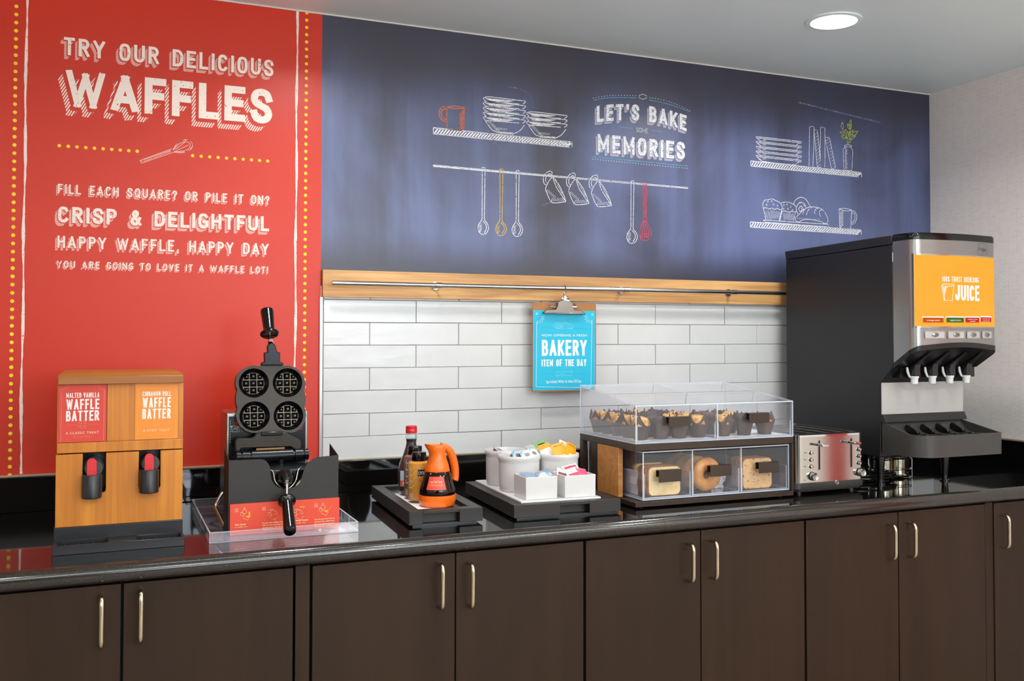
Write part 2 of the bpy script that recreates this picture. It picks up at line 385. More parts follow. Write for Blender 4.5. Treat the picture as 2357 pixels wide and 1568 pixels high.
# fine-lined wallpaper
t = NT('wallpaper'); v = t.n('ShaderNodeMapping', {'Vector': t.obj(), 'Rotation': (PI/2, 0, PI/2)}).outputs[0]
xyz = t.n('ShaderNodeSeparateXYZ', {0: t.obj()})
uv = t.n('ShaderNodeCombineXYZ', {0: xyz.outputs[2], 1: xyz.outputs[1], 2: 0.0})
b1 = t.n('ShaderNodeTexBrick', {'Vector': uv, 'Color1': (0, 0, 0, 1), 'Color2': (0, 0, 0, 1), 'Mortar': (1, 1, 1, 1), 'Scale': 1.0, 'Mortar Size': 0.00045, 'Mortar Smooth': 0.4, 'Brick Width': 0.017, 'Row Height': 0.0125}, offset=0.37, offset_frequency=3)
b2 = t.n('ShaderNodeTexBrick', {'Vector': uv, 'Color1': (0, 0, 0, 1), 'Color2': (0, 0, 0, 1), 'Mortar': (1, 1, 1, 1), 'Scale': 1.0, 'Mortar Size': 0.0004, 'Mortar Smooth': 0.4, 'Brick Width': 0.029, 'Row Height': 0.043}, offset=0.5, offset_frequency=2)
ln = t.math('MULTIPLY', t.math('MAXIMUM', b1, b2), t.sstep(t.noise(t.obj(), 34, 2), 0.30, 0.62))
cream = t.mix(t.noise(t.mapped((1, 40, 40)), 8, 2), lin('#efe6e1'), lin('#f3ebe6'))
wp_ = t.mix(t.math('MULTIPLY', ln, 0.5), cream, lin('#a89c96'))
accent = t.math('MULTIPLY', t.math('LESS_THAN', xyz.outputs[1], -1.66), t.math('GREATER_THAN', xyz.outputs[1], -1.99))
t.pr(t.mix(accent, wp_, lin('#b8241c')), 0.55); M['wallpaper'] = t.m
# granite
t = NT('granite'); sp = t.sstep(t.noise(t.obj(), 520, 2, 0.7), 0.62, 0.72)
t.pr(t.mix(t.math('MULTIPLY', sp, 0.5), lin('#0b0a09'), lin('#2c2723')), 0.045, 0.0, None, IOR=1.75); M['granite'] = t.m
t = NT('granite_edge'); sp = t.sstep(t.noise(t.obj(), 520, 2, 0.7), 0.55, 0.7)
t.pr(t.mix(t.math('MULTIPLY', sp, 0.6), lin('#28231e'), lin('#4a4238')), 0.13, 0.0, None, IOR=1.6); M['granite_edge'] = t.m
plain('caulk', '#a79b82', 0.6)
wood('oak', '#9a6230', '#e6b474', 'x', 0.45, 1.0, 9.0, 1.15)
wood('honey_wood', '#a8590f', '#e2922a', 'z', 0.36, 1.0, 8.0, 1.0)
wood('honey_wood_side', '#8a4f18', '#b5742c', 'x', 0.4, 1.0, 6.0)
wood('display_wood', '#9a5a22', '#c48a4c', 'x', 0.45, 1.6, 9.0)
wood('espresso', '#26190f', '#352417', 'z', 0.38, 1.0, 4.0, 0.9, 0.03)
M['espresso'].node_tree.nodes['Principled BSDF'].inputs['Specular IOR Level'].default_value = 0.22
plain('dark_void', '#080604', 0.8)
plain('nickel', '#cfc2a6', 0.24, 1.0)
plain('steel', '#b9b7b2', 0.22, 1.0)
plain('chrome', '#d8d8da', 0.07, 1.0)
t = NT('brushed_steel'); nz = t.noise(t.mapped((3, 3, 260)), 6, 2)
t.pr(t.mix(nz, lin('#8f8e8b'), lin('#a5a4a1')), 0.30, 0.9, t.bump(nz, 0.05, 0.001)); M['brushed_steel'] = t.m
t = NT('toaster_steel'); nz = t.noise(t.mapped((220, 220, 3)), 5, 2)
t.pr(t.mix(nz, lin('#b4afa8'), lin('#c8c4bc')), 0.13, 1.0, t.bump(nz, 0.03, 0.001)); M['toaster_steel'] = t.m
plain('matte_panel', '#b9b6b2', 0.42, 0.15)
plain('black_plastic', '#0d0c0c', 0.32)
plain('black_satin', '#1d1c1e', 0.36)
plain('black_gloss', '#070707', 0.12)
plain('black_powder', '#221e1a', 0.5, bump=0.25, bscale=700)
plain('clip_steel', '#7d7974', 0.2, 1.0)
plain('black_panel', '#17171a', 0.42, bump=0.03, bscale=500)
plain('grey_plastic', '#3a3734', 0.42)
plain('tray_plastic', '#3c3735', 0.36)
plain('cast_iron', '#2f261d', 0.42, 0.25, bump=0.3, bscale=420)
plain('iron_gloss', '#15171b', 0.24, 0.5, bump=0.15, bscale=500)
plain('cavity_black', '#08080a', 0.2)
plain('brass_worn', '#97733f', 0.35, 0.9)
plain('bronze_metal', '#33251a', 0.36, 0.2)
plain('bronze_handle', '#3c2f25', 0.36, 0.35)
plain('espresso_tray', '#241d18', 0.45)
plain('tray_recess', '#15171c', 0.35)
plain('white_ceramic', '#d3d0ce', 0.18)
plain('white_plastic', '#d8d8d7', 0.3)
plain('white_paper', '#e8e6ea', 0.7)
plain('wax_paper', '#dcd8dc', 0.5)
plain('orange_plastic', '#ee6a10', 0.3)
plain('red_plastic', '#c81f2a', 0.32)
plain('red_lever', '#d32430', 0.35)
plain('syrup_dark', '#150502', 0.08)
plain('syrup_red', '#3a0b04', 0.08)
plain('label_red', '#dc4a34', 0.45)
plain('label_tan', '#a97c50', 0.45)
plain('label_orange', '#d08a2c', 0.45)
plain('label_brown', '#7c5a4c', 0.45)
plain('label_blue', '#c9d6de', 0.5)
plain('print_white', '#f4efe8', 0.55)
plain('print_cream', '#f3dcae', 0.55)
plain('print_yellow', '#f6a821', 0.55)
plain('print_black', '#161412', 0.6)
plain('print_grey', '#b8bcc2', 0.6)
plain('print_blue', '#3fb2d8', 0.5)
plain('print_pink', '#d8417c', 0.5)
plain('print_maroon', '#7a1f22', 0.5)
plain('card_red', '#dc3f2c', 0.42)
plain('card_orange', '#f08f1c', 0.42)
plain('card_instruct', '#e2492c', 0.4)
plain('orange_faint', '#f3a540', 0.5)
plain('red_faint', '#e57a68', 0.5)
plain('cyan_paper', '#06b6d8', 0.45)
plain('cyan_faint', '#7fdcec', 0.5)
plain('cyan_dark', '#0a6f96', 0.5)
plain('hardboard', '#a9703f', 0.55, var=0.1)
plain('foil', '#c9cdd3', 0.3, 0.35)
plain('foil_blue', '#aebfd6', 0.3, 0.6)
plain('packet_green', '#7ea86c', 0.5)
plain('packet_gold', '#eb9a12', 0.32)
plain('packet_brown', '#a8611a', 0.35)
plain('packet_pink', '#d05a72', 0.45)
plain('packet_red', '#b5404a', 0.45)
plain('packet_white', '#ece8e6', 0.45)
plain('tin', '#b9b29c', 0.2, 1.0)
plain('cable_black', '#0a0a0a', 0.3)
def food(name, c1, c2, scale, rough=0.65, c3=None, s3=60, t3=0.62, bump=0.4):
    t = NT(name); n1 = t.noise(t.obj(), scale, 5, 0.6); c = t.mix(t.sstep(n1, 0.3, 0.7), lin(c1), lin(c2))
    if c3: c = t.mix(t.sstep(t.noise(t.obj(), s3, 3, 0.6), t3, t3+0.06), c, lin(c3))
    t.pr(c, rough, 0.0, t.bump(t.noise(t.obj(), scale*4, 4, 0.7), bump, 0.003)); M[name] = t.m
food('muffin_gold', '#9a4c16', '#f0bc62', 55, 0.55, '#5d2b12', 80, 0.60)
food('muffin_choc', '#1f1210', '#45302a', 60, 0.5)
food('crumb_white', '#ecc987', '#f6dca2', 60, 0.8, '#b08a4a', 230, 0.64, 0.3)
food('crumb_raisin', '#d6a568', '#e6bb80', 60, 0.8, '#5f3218', 130, 0.61, 0.3)
food('crust', '#8a4614', '#c5803a', 40, 0.55)
food('bagel_crust', '#c5741f', '#eaab4e', 30, 0.35, '#9a5514', 110, 0.68, 0.15)
food('cup_paper', '#3a281f', '#4d382c', 30, 0.6)
clear('acrylic', (0.975, 0.975, 0.985), 0.025)
clear('acrylic_edge', (0.80, 0.84, 0.90), 0.55, 1.33, (0.80, 0.85, 0.93))
clear('acrylic_lilac', (0.88, 0.87, 0.93), 0.05)
clear('acrylic_tray', (0.93, 0.92, 0.94), 0.10)
clear('pocket', (0.985, 0.985, 0.985), 0.004, 1.22)
clear('pet', (0.92, 0.93, 0.93), 0.04)
def emit(name, col, st):
    t = NT(name); e = t.n('ShaderNodeEmission', {0: lin(col), 1: st}); M[name] = t.done(e)
emit('lamp_glow', '#fff8ee', 14.0)
emit('screen_white', '#ffffff', 1.15)
t = NT('screen_orange'); xyz = t.n('ShaderNodeSeparateXYZ', {0: t.obj()})
e = t.n('ShaderNodeEmission', {0: t.mix(t.noise(t.mapped((3, 1, 3)), 2.0, 2), lin('#ffa82e'), lin('#ffc04e')), 1: 1.0}); M['screen_orange'] = t.done(e)
emit('tag_orange', '#d8601e', 0.9); emit('tag_green', '#4f7a36', 0.9); emit('tag_red', '#d8343e', 0.9)
plain('led_red', '#c01018', 0.2)
# ------------------------------------------------------------------ the room
HC, XR = 2.42, 2.533
m = MB(); m.use('bronze_metal').box(-4.5, -0.4, -8.1, -8.0, 0.0, HC); struct(m.build('reflection_blocker'), 'unseen dark wall section added to block the bright background')  # added out of view, keeps stone reflections at the left dark
m = MB(); m.use('floor_tile').box(-9.0, 3.2, -18.0, 0.1, -0.05, 0.0); struct(m.build('floor'))
m = MB(); m.use('ceiling_paint').box(-4.0, 3.2, -7.0, 0.1, HC, HC+0.05); struct(m.build('ceiling'))
m = MB(); m.use('wall_paint').box(-4.0, XR+0.1, 0.0, 0.1, 0.0, HC); wall_back = struct(m.build('wall_back'), 'back wall with a red mural, a blackboard mural and white tiles')
m = MB(); m.use('wallpaper').box(XR, XR+0.1, -7.0, 0.0, 0.0, HC); wall_right = struct(m.build('wall_right'), 'right wall in cream wallpaper with fine dark grid lines')
# the wall coverings (parts of the back wall)
m = MB(); m.use('red_vinyl').box(-4.0, 0.0, -0.001, 0.0, 0.95, HC-0.001); red = lab(m.build('red_mural', wall_back), 'red wall covering')
m = MB(); m.use('chalkboard').box(0.0, XR, -0.001, 0.0, 1.56, HC-0.004); board = lab(m.build('chalkboard_mural', wall_back), 'dark blackboard wall covering')
m = MB(); m.use('wall_paint').box(-0.62, XR, -0.004, 0.0, HC-0.004, HC); m.build('ceiling_bead', wall_back)
m = MB(); m.use('grout').box(0.004, XR, -0.004, 0.0, 1.0, 1.54)
random.seed(4)
m.use('glazed_tile')
pitch, rows = 0.2985, 7
for r in range(rows+1):
    z1 = 1.5165-r*0.0721; z0 = z1-0.0701
    if r == 0: z1 = 1.5165
    if r == 7: z1 = 1.5265; z0 = 1.519
    x = 0.0075+(0.0 if r == 7 else 0.0)
    edges = [0.0075]
    nx = 0.3078 if r % 2 == 0 else 0.1550
    while nx < XR: edges.append(nx); nx += pitch
    edges.append(XR)
    for a, b in zip(edges[:-1], edges[1:]):
        jj = [random.uniform(-0.0005, 0.0005) for _ in range(4)]
        x0, x1 = a+0.001, b-0.001; e = 0.0012; yb, yf = -0.003, -0.0085+random.uniform(-0.0006, 0.0006)
        ca, cb, cc, cdd = z0+jj[0], z0+jj[1], z1+jj[2], z1+jj[3]
        m.add([(x0, yb, ca), (x1, yb, cb), (x1, yb, cc), (x0, yb, cdd), (x0, yf+e, ca), (x1, yf+e, cb), (x1, yf+e, cc), (x0, yf+e, cdd),
               (x0+e, yf, ca+e), (x1-e, yf, cb+e), (x1-e, yf, cc-e), (x0+e, yf, cdd-e)],
              [(0, 1, 5, 4), (1, 2, 6, 5), (2, 3, 7, 6), (3, 0, 4, 7), (4, 5, 9, 8), (5, 6, 10, 9), (6, 7, 11, 10), (7, 4, 8, 11), (8, 9, 10, 11)])
lab(m.build('tile_panel', wall_back, smooth=20), 'white glazed tiles laid in a running bond')
m = MB(); m.use('steel').box(-0.003, 0.005, -0.0095, 0.0, 1.012, 1.524); m.build('edge_trim', wall_back)

# ---- lettering of the red mural
YW = -0.0016
def wplane(X0, Z0, y=YW, warp=None, L=1.0):
    return lambda u, v: (X0+u, y, Z0+v+(warp(u/L) if warp else 0.0))
def wall_line(mb, body, pl, pr, capt, mat, hatch, d, gap, t=0.17, warp=None, lg=0.14, space=0.36, gapmat='red_vinyl', hcopies=3):
    """hand-drawn line of capitals: left and right ends of the baseline, top of the first capital"""
    a = at(pl[0], pl[1], 'y', 0); b = at(pr[0], pr[1], 'y', 0); c = at(capt[0], capt[1], 'y', 0)
    L = b.x-a.x; z = (a.z+b.z)/2; h = c.z-a.z
    mb.use(hatch)
    for i in range(hcopies):
        k = gap+(d-gap)*(i+1)/hcopies
        caps(mb, body, L, h, t, wplane(a.x-k*0.75, z-k, YW+0.0004+0.00003*i, warp, L), gap=lg, space=space)
    mb.use(gapmat); caps(mb, body, L, h, t, wplane(a.x-gap*0.75, z-gap, YW+0.0003, warp, L), gap=lg, space=space, grow=gap*0.25)
    mb.use(mat); caps(mb, body, L, h, t, wplane(a.x, z, YW, warp, L), gap=lg, space=space)
def heading(name, label, lines, parent):
    m = MB()
    for ln_ in lines: wall_line(m, *ln_[0], **ln_[1])
    return lab(m.build(name, parent, smooth=0, recalc=False), label)
heading('lettering', 'white hand-drawn heading TRY OUR DELICIOUS WAFFLES', [
    (('TRY OUR DELICIOUS', (147, 127), (629, 176), (147, 86), 'worn_print', 'hatch_small', 0.012, 0.003), dict(t=0.165, lg=0.19)),
    (('WAFFLES', (150, 245), (626, 287), (150, 159), 'worn_print', 'hatch_big', 0.026, 0.009), dict(t=0.20, lg=0.15, hcopies=4))], red)
heading('lettering', 'white hand-drawn lines FILL EACH SQUARE to A WAFFLE LOT', [
    (('FILL EACH SQUARE? OR PILE IT ON?', (133, 446), (620, 471), (133, 424), 'cream_print', 'hatch_small', 0.0055, 0.0012), dict(t=0.155, lg=0.21, space=0.42, hcopies=2)),
    (('CRISP & DELIGHTFUL', (133, 512), (619, 533), (133, 475), 'cream_print', 'hatch_small', 0.0105, 0.0022), dict(t=0.19, lg=0.18, space=0.42)),
    (('HAPPY WAFFLE, HAPPY DAY', (132, 570.5), (618, 587), (132, 542.5), 'cream_print', 'hatch_small', 0.0075, 0.0016), dict(t=0.16, lg=0.20, space=0.42, hcopies=2)),
    (('YOU ARE GOING TO LOVE IT A WAFFLE LOT!', (131, 615), (617, 630.5), (131, 598.5), 'cream_print', 'hatch_small', 0.0045, 0.0010), dict(t=0.15, lg=0.24, space=0.42, hcopies=2))], red)
wmap = lambda u, v: (u, YW, v)
def dots(name, pts, r, parent, mat='yellow_dot', label=None):
    m = MB(); m.use(mat)
    for x, z in pts: m.disc(x, z, r, wmap, 14)
    o = m.build(name, parent, smooth=0, recalc=False)
    if label: lab(o, label)
    return o
p0 = at(38, 15, 'y', 0)
dots('dotted_line', [(p0.x, p0.z-0.02295*i) for i in range(-2, 60) if p0.z-0.02295*i > 1.014], 0.0052, red, label='column of yellow dots at the left edge of the red mural')
p0 = at(706, 30, 'y', 0)
dots('dotted_line', [(p0.x, p0.z-0.02295*i) for i in range(0, 62) if p0.z-0.02295*i > 1.014], 0.0052, red, label='column of yellow dots beside the blackboard')
for pa, pb in (((136.6, 335.5), (315.8, 348.5)), ((443.3, 358), (616, 371.5))):
    a = at(*pa, 'y', 0); b = at(*pb, 'y', 0); z = (a.z+b.z)/2
    dots('dotted_line', [(a.x+(b.x-a.x)*i/9, z) for i in range(10)], 0.0048, red)
random.seed(8)
for xl in (-0.826, -0.0777):
    m = MB(); m.use('cream_print'); n = 90; pts = []
    for i in range(n+1):
        z = 2.43-1.412*i/n; pts.append((xl+0.0012*math.sin(i*0.23)+random.uniform(-0.0005, 0.0005), z, 0.0030+0.0011*math.sin(i*0.41+1)+random.uniform(-0.0006, 0.0006)))
    vs = [p for q in pts for p in ((q[0]-q[2], YW, q[1]), (q[0]+q[2], YW, q[1]))]
    m.add(vs, [(2*i, 2*i+1, 2*i+3, 2*i+2) for i in range(n)]); m.build('painted_line', red, smooth=0, recalc=False)
def sketch(mb, strokes, ox, oy, k, w_=0.0022, mat='chalk_white', y=YW, plane=None):
    """strokes drawn in a crop of the photograph, carried onto the wall plane"""
    mb.use(mat)
    for st in strokes:
        pts = []
        for p in st:
            q = at(ox+k*p[0], oy+k*p[1], 'y', 0); pts.append((q.x, q.z))
        mb.ribbon(pts, w_, (plane or wmap))
m = MB(); A = lambda *s_: [tuple(p) for p in s_]
wh = [A((742, 852), (912, 790), (922, 808), (748, 868), (742, 852)), A((760, 850), (905, 798)), A((762, 858), (908, 803)), A((751, 853), (756, 857), (751, 860), (748, 856), (751, 853)),
      spline(A((918, 795), (945, 760), (985, 742), (1015, 755), (1018, 785), (985, 806), (924, 806)), 5), spline(A((920, 797), (950, 765), (985, 752), (1008, 766), (1000, 790), (970, 802), (924, 804)), 5),
      spline(A((918, 794), (935, 768), (965, 748), (998, 744), (1010, 752)), 4), A((930, 795), (985, 752)), A((935, 800), (1000, 770)), spline(A((922, 808), (960, 812), (1000, 800), (1018, 780)), 4)]
sketch(m, wh, 0, 0, 0.4338, 0.0011, 'cream_print'); lab(m.build('whisk_drawing', red, smooth=0, recalc=False), 'white line drawing of a whisk')

# ---- drawings of the blackboard
AX, AY, AK = 960, 180, 0.28
BX, BY, BK = 1680, 240, 0.2041
def shelf_strokes(tl, bl, tr, br, n, slant):
    s_ = [A(tl, tr), A(bl, br)]
    L = []
    for i in range(n):
        t0 = (i+0.2)/n; t1 = t0+slant
        if t1 > 1.0: t1 = 1.0
        L.append(A((bl[0]+(br[0]-bl[0])*t0, bl[1]+(br[1]-bl[1])*t0), (tl[0]+(tr[0]-tl[0])*t1, tl[1]+(tr[1]-tl[1])*t1)))
    return s_, L
def draw_shelf(name, tl, bl, tr, br, n, slant, o):
    m = MB(); s_, L = shelf_strokes(tl, bl, tr, br, n, slant)
    sketch(m, s_, *o, 0.0034); sketch(m, [A(tl, bl), A((tr[0]-2, tr[1]), (tr[0]-1, br[1]+2))], *o, 0.0028); sketch(m, L, *o, 0.0048)
    return m.build(name, board, smooth=0, recalc=False)
OA = (AX, AY, AK); OB = (BX, BY, BK)
draw_shelf('shelf_drawing', (133, 408), (133, 458), (1274, 526), (1250, 568), 47, 0.030, OA)
draw_shelf('shelf_drawing', (232, 640), (232, 697), (1483, 772), (1450, 820), 44, 0.027, OB)
draw_shelf('shelf_drawing', (228, 1328), (228, 1386), (1480, 1418), (1445, 1470), 43, 0.027, OB)
def drawing(name, label, items, o):
    m = MB()
    for strokes, wd, mat in items: sketch(m, strokes, *o, wd, mat)
    b = m.build(name, board, smooth=0, recalc=False); lab(b, label); return b
rnd = random.Random(3)
mug = [A((243, 238), (242, 330), (246, 412), (262, 424), (372, 428), (382, 420), (388, 243)), spline(A((243, 238), (300, 231), (388, 243), (330, 252), (243, 238)), 5),
       spline(A((241, 240), (210, 234), (186, 262), (181, 300), (200, 340), (238, 360)), 5), spline(A((240, 254), (212, 256), (196, 290), (212, 325), (238, 342)), 5)]
ht = [A((345+6*(i % 2), 300+i*12), (384, 252+i*12)) for i in range(13)]
drawing('mug_drawing', 'orange chalk mug on the upper left shelf', [(mug, 0.0026, 'chalk_orange'), (ht, 0.0014, 'chalk_orange')], OA)
def bowl_stack(x0, x1, ys, yb, dy):
    w = x1-x0; s_ = []; h = []
    for y in ys:
        s_ += [spline(A((x0+8, y+6), (x0+60, y), (x1-60, y+dy*0.8), (x1-6, y+dy), (x1, y+dy+10), (x1-22, y+dy+26)), 5), spline(A((x0+8, y+6), (x0, y+14), (x0+20, y+36)), 4), A((x0+20, y+36), (x1-50, y+dy+24))]
        for j in range(7):
            h.append(A((x0+14+j*6, y+10+j*3), (x1-90-12*j, y+8+j*3+dy*0.72)))
    y = ys[-1]
    s_ += [spline(A((x0+12, y+30), (x0+45, y+80), (x0+w*0.22, y+116), (x0+w*0.30, y+126)), 5), spline(A((x1-8, y+dy+40), (x1-40, y+dy+82), (x1-w*0.22, y+dy+104), (x0+w*0.68, yb+dy*0.2)), 5),
           A((x0+w*0.29, y+122), (x0+w*0.33, yb-6), (x0+w*0.68, yb+4), (x0+w*0.70, yb-10)), A((x0+w*0.33, yb-14), (x0+w*0.7, yb-4))]
    for j in range(8): h.append(A((x0+28+j*12, y+40+j*12), (x0+64+j*12, y+44+j*13)))
    for j in range(6): h.append(A((x0+w*0.3+j*16, y+112+j), (x0+w*0.3+22+j*14, y+94+j*2)))
    return s_, h
s_, h = bowl_stack(543, 888, [155, 194, 234, 274, 312], 455, 34)
drawing('bowl_drawing', 'chalk stack of five bowls', [(s_, 0.0024, 'chalk_white'), (h, 0.0012, 'chalk_white')], OA)
s_, h = bowl_stack(898, 1230, [278, 314, 350], 490, 30)
drawing('bowl_drawing', 'chalk stack of three bowls', [(s_, 0.0024, 'chalk_white'), (h, 0.0012, 'chalk_white')], OA)
drawing('rail_drawing', 'chalk hanging rail', [([A((133, 714), (2226, 900)), A((133, 727), (2226, 908)), A((133, 721), (1500, 843))], 0.0019, 'chalk_white'), ([A((133, 714), (133, 728))], 0.003, 'chalk_white')], OA)
def spoon(cx, yt, yb, lean=0, w=17):
    r = 44
    L = [A((cx-8, yt), (cx-9, yb-132)), A((cx+16, yt+8), (cx+15-6, yb-132)), A((cx-8, yt), (cx+16, yt), (cx+16, yt+10)),
         spline(A((cx-9, yb-132), (cx-16, yb-112), (cx-38, yb-78), (cx-42, yb-40), (cx-22, yb-6), (cx, yb), (cx+24, yb-8), (cx+44, yb-46), (cx+36, yb-84), (cx+14, yb-112), (cx+9, yb-132)), 5),
         spline(A((cx-2, yb-108), (cx+22, yb-80), (cx+26, yb-46), (cx+8, yb-12)), 5)]
    H_ = [A((cx-34, yb-74+j*12), (cx-12+rnd.uniform(-4, 4), yb-90+j*12)) for j in range(6)]
    return L, H_
for cx, yt, yb, mt, lb in ((542, 735, 1284, 'chalk_white', 'first white chalk spoon'), (688, 748, 1294, 'chalk_yellow', 'yellow chalk spoon'), (822, 760, 1301, 'chalk_white', 'white chalk spoon beside the yellow one'), (1765, 845, 1358, 'chalk_white', 'white chalk spoon beside the red whisk')):
    L, H_ = spoon(cx, yt, yb); drawing('spoon_drawing', lb, [(L, 0.0021, mt), (H_, 0.0014, mt)], OA)
for dx, dy, lb in ((0, 0, 'left hanging chalk cup'), (190, 16, 'middle hanging chalk cup'), (376, 32, 'right hanging chalk cup')):
    f_ = lambda *q: [(x+dx, y+dy) for x, y in q]
    s_ = [spline(f_((1113, 808), (1080, 850), (1056, 905), (1064, 940), (1096, 1010), (1130, 1026), (1220, 1016)), 5), spline(f_((1113, 808), (1160, 870), (1200, 950), (1222, 1016)), 4), spline(f_((1113, 812), (1140, 890), (1185, 960), (1216, 1008)), 4),
          spline(f_((1104, 800), (1108, 778), (1095, 764), (1062, 778), (1038, 815), (1040, 860), (1058, 880)), 5), spline(f_((1098, 800), (1090, 786), (1064, 802), (1054, 840), (1066, 862)), 5)]
    h = [f_((1060+j*11, 930+j*10), (1078+j*10, 918+j*9)) for j in range(7)]+[f_((1100+j*14, 1012), (1112+j*14, 986)) for j in range(8)]
    h += [f_((1120+j*8, 826+j*14), (1128+j*9, 830+j*16)) for j in range(9)]
    drawing('cup_drawing', lb, [(s_, 0.0022, 'chalk_white'), (h, 0.0013, 'chalk_white')], OA)
wk = [A((1855, 860), (1858, 1145), (1882, 1150), (1888, 866), (1876, 858), (1855, 860)), A((1866, 870), (1868, 1148)), A((1877, 870), (1876, 1148)), A((1856, 1150), (1858, 1168), (1884, 1170), (1884, 1152))]
for a_, b_ in ((-36, -44), (-20, -24), (-8, -8), (6, 10), (20, 28), (36, 50)):
    wk.append(spline(A((1870+a_*0.3, 1170), (1872+a_*0.9, 1215), (1874+b_, 1275), (1872+b_*0.75, 1318)), 5))
wk += [spline(A((1828, 1290), (1840, 1325), (1872, 1333), (1908, 1325), (1922, 1270)), 5), A((1838, 1280), (1910, 1282)), A((1846, 1300), (1900, 1302))]
drawing('whisk_drawing', 'red chalk whisk', [(wk, 0.0019, 'chalk_red')], OA)
# the blackboard heading
m = MB(); W1 = lambda u: 0.021*(1-(2*u-1)**2)
wall_line(m, "LET'S BAKE", (1373, 281), (1580, 304), (1373, 243), 'chalk_white', 'hatch_chalk', 0.010, 0.002, t=0.19, lg=0.17, warp=W1, gapmat='chalkboard', hcopies=3)
wall_line(m, "MEMORIES", (1375, 349), (1576, 369), (1375, 307), 'chalk_white', 'hatch_chalk', 0.010, 0.002, t=0.19, lg=0.17, gapmat='chalkboard', hcopies=3)
a = at(960+.28*1800, 180+.28*443, 'y', 0); b = at(960+.28*1897, 180+.28*452, 'y', 0); m.use('chalk_white'); caps(m, 'SOME', b.x-a.x, 0.0165, 0.08, wplane(a.x, (a.z+b.z)/2), gap=0.16)
lab(m.build('lettering', board, smooth=0, recalc=False), "white chalk heading LET'S BAKE SOME MEMORIES")
m = MB()
sketch(m, [spline(A((1450, 183), (1520, 168), (1620, 160), (1798, 162)), 6), spline(A((1904, 180), (2020, 202), (2130, 236), (2240, 276)), 6), A((1665, 402), (1775, 414)), A((1922, 432), (2014, 441)), A((1440, 647), (2220, 722))], *OA, 0.0016, 'chalk_cyan')
lab(m.build('flourish', board, smooth=0, recalc=False), 'cyan chalk lines round the heading')
m = MB(); m.use('chalk_white')
def dot_path(pts, n):
    P = spline(pts, 12); d = [0]
    for p, q in zip(P[:-1], P[1:]): d.append(d[-1]+math.dist(p, q))
    for i in range(n):
        s0 = d[-1]*i/(n-1); j = max(k for k in range(len(d)) if d[k] <= s0+1e-9); j = min(j, len(P)-2)
        t = (s0-d[j])/max(1e-9, d[j+1]-d[j]); x = P[j][0]+(P[j+1][0]-P[j][0])*t; y = P[j][1]+(P[j+1][1]-P[j][1])*t
        q = at(AX+AK*x, AY+AK*y, 'y', 0); m.disc(q.x, q.z, 0.0016, wmap, 8)
dot_path(A((1446, 166), (1530, 150), (1640, 142), (1796, 145)), 16); dot_path(A((1912, 160), (2030, 182), (2140, 220), (2242, 266)), 16); dot_path(A((1440, 666), (2218, 742)), 36)
sketch(m, [A((1824, 142), (1852, 132), (1884, 144), (1885, 164), (1856, 174), (1823, 162), (1824, 142))], *OA, 0.0015)
lab(m.build('flourish', board, smooth=0, recalc=False), 'white chalk dots round the heading')
# right-hand shelves
s_ = []; h = []
for y in (368, 420, 476, 528, 578):
    s_ += [spline(A((306, y+20), (298, y+8), (312, y), (520, y+22), (780, y+52), (802, y+62), (795, y+74), (775, y+70)), 5), A((306, y+20), (350, y+52)), A((775, y+70), (745, y+96)), A((312, y+14), (780, y+66))]
    h += [A((365+k*14, y+46), (378+k*14, y+30)) for k in range(3)]
s_ += [spline(A((306, 598), (340, 630), (400, 650), (700, 682), (750, 668), (792, 642)), 5), A((398, 640), (404, 654)), A((700, 684), (712, 676))]
drawing('plate_drawing', 'chalk stack of five plates', [(s_, 0.0021, 'chalk_white'), (h, 0.0014, 'chalk_white')], OB)
s_ = [A((890, 700), (896, 256), (920, 249), (945, 254), (944, 480), (932, 706)), A((946, 290), (984, 292), (1000, 440), (1024, 712)), A((946, 300), (966, 520), (982, 706), (1020, 714)), A((1015, 560), (1020, 258), (1048, 262), (1068, 270), (1070, 560), (1066, 712)), A((1016, 560), (1022, 712)),
      A((1072, 376), (1114, 374), (1130, 420), (1188, 722), (1150, 728), (1140, 715), (1074, 400))]
h = [A((958+j*2.6, 345+j*36), (990+j*2.6, 312+j*36)) for j in range(11)]+[A((1086+j*9, 412+j*33), (1120+j*8, 384+j*34)) for j in range(10)]
drawing('book_drawing', 'chalk row of four books', [(s_, 0.0021, 'chalk_white'), (h, 0.0012, 'chalk_white')], OB)
s_ = [spline(A((1296, 466), (1288, 474), (1294, 488), (1276, 510), (1276, 560), (1282, 735), (1296, 746)), 5), spline(A((1366, 466), (1370, 476), (1362, 488), (1380, 518), (1382, 570), (1372, 748)), 5), A((1290, 462), (1330, 458), (1368, 466)), A((1296, 478), (1364, 482)), A((1290, 744), (1372, 750))]
h = [A((1292+rnd.uniform(-4, 4), 500+j*13), (1318+rnd.uniform(-8, 4), 490+j*14)) for j in range(18)]
drawing('vase_drawing', 'chalk vase', [(s_, 0.0019, 'chalk_white'), (h, 0.0016, 'chalk_white')], OB)
def leaf(x0, y0, x1, y1, w):
    dx, dy = x1-x0, y1-y0; L = math.hypot(dx, dy); nx, ny = -dy/L*w, dx/L*w
    return [spline(A((x0, y0), (x0+dx*.45+nx, y0+dy*.45+ny), (x1, y1)), 5), spline(A((x0, y0), (x0+dx*.45-nx, y0+dy*.45-ny), (x1, y1)), 5)]
s_ = [spline(A((1326, 460), (1316, 390), (1296, 320), (1270, 280)), 5), spline(A((1328, 455), (1345, 370), (1352, 290), (1360, 235)), 5)]
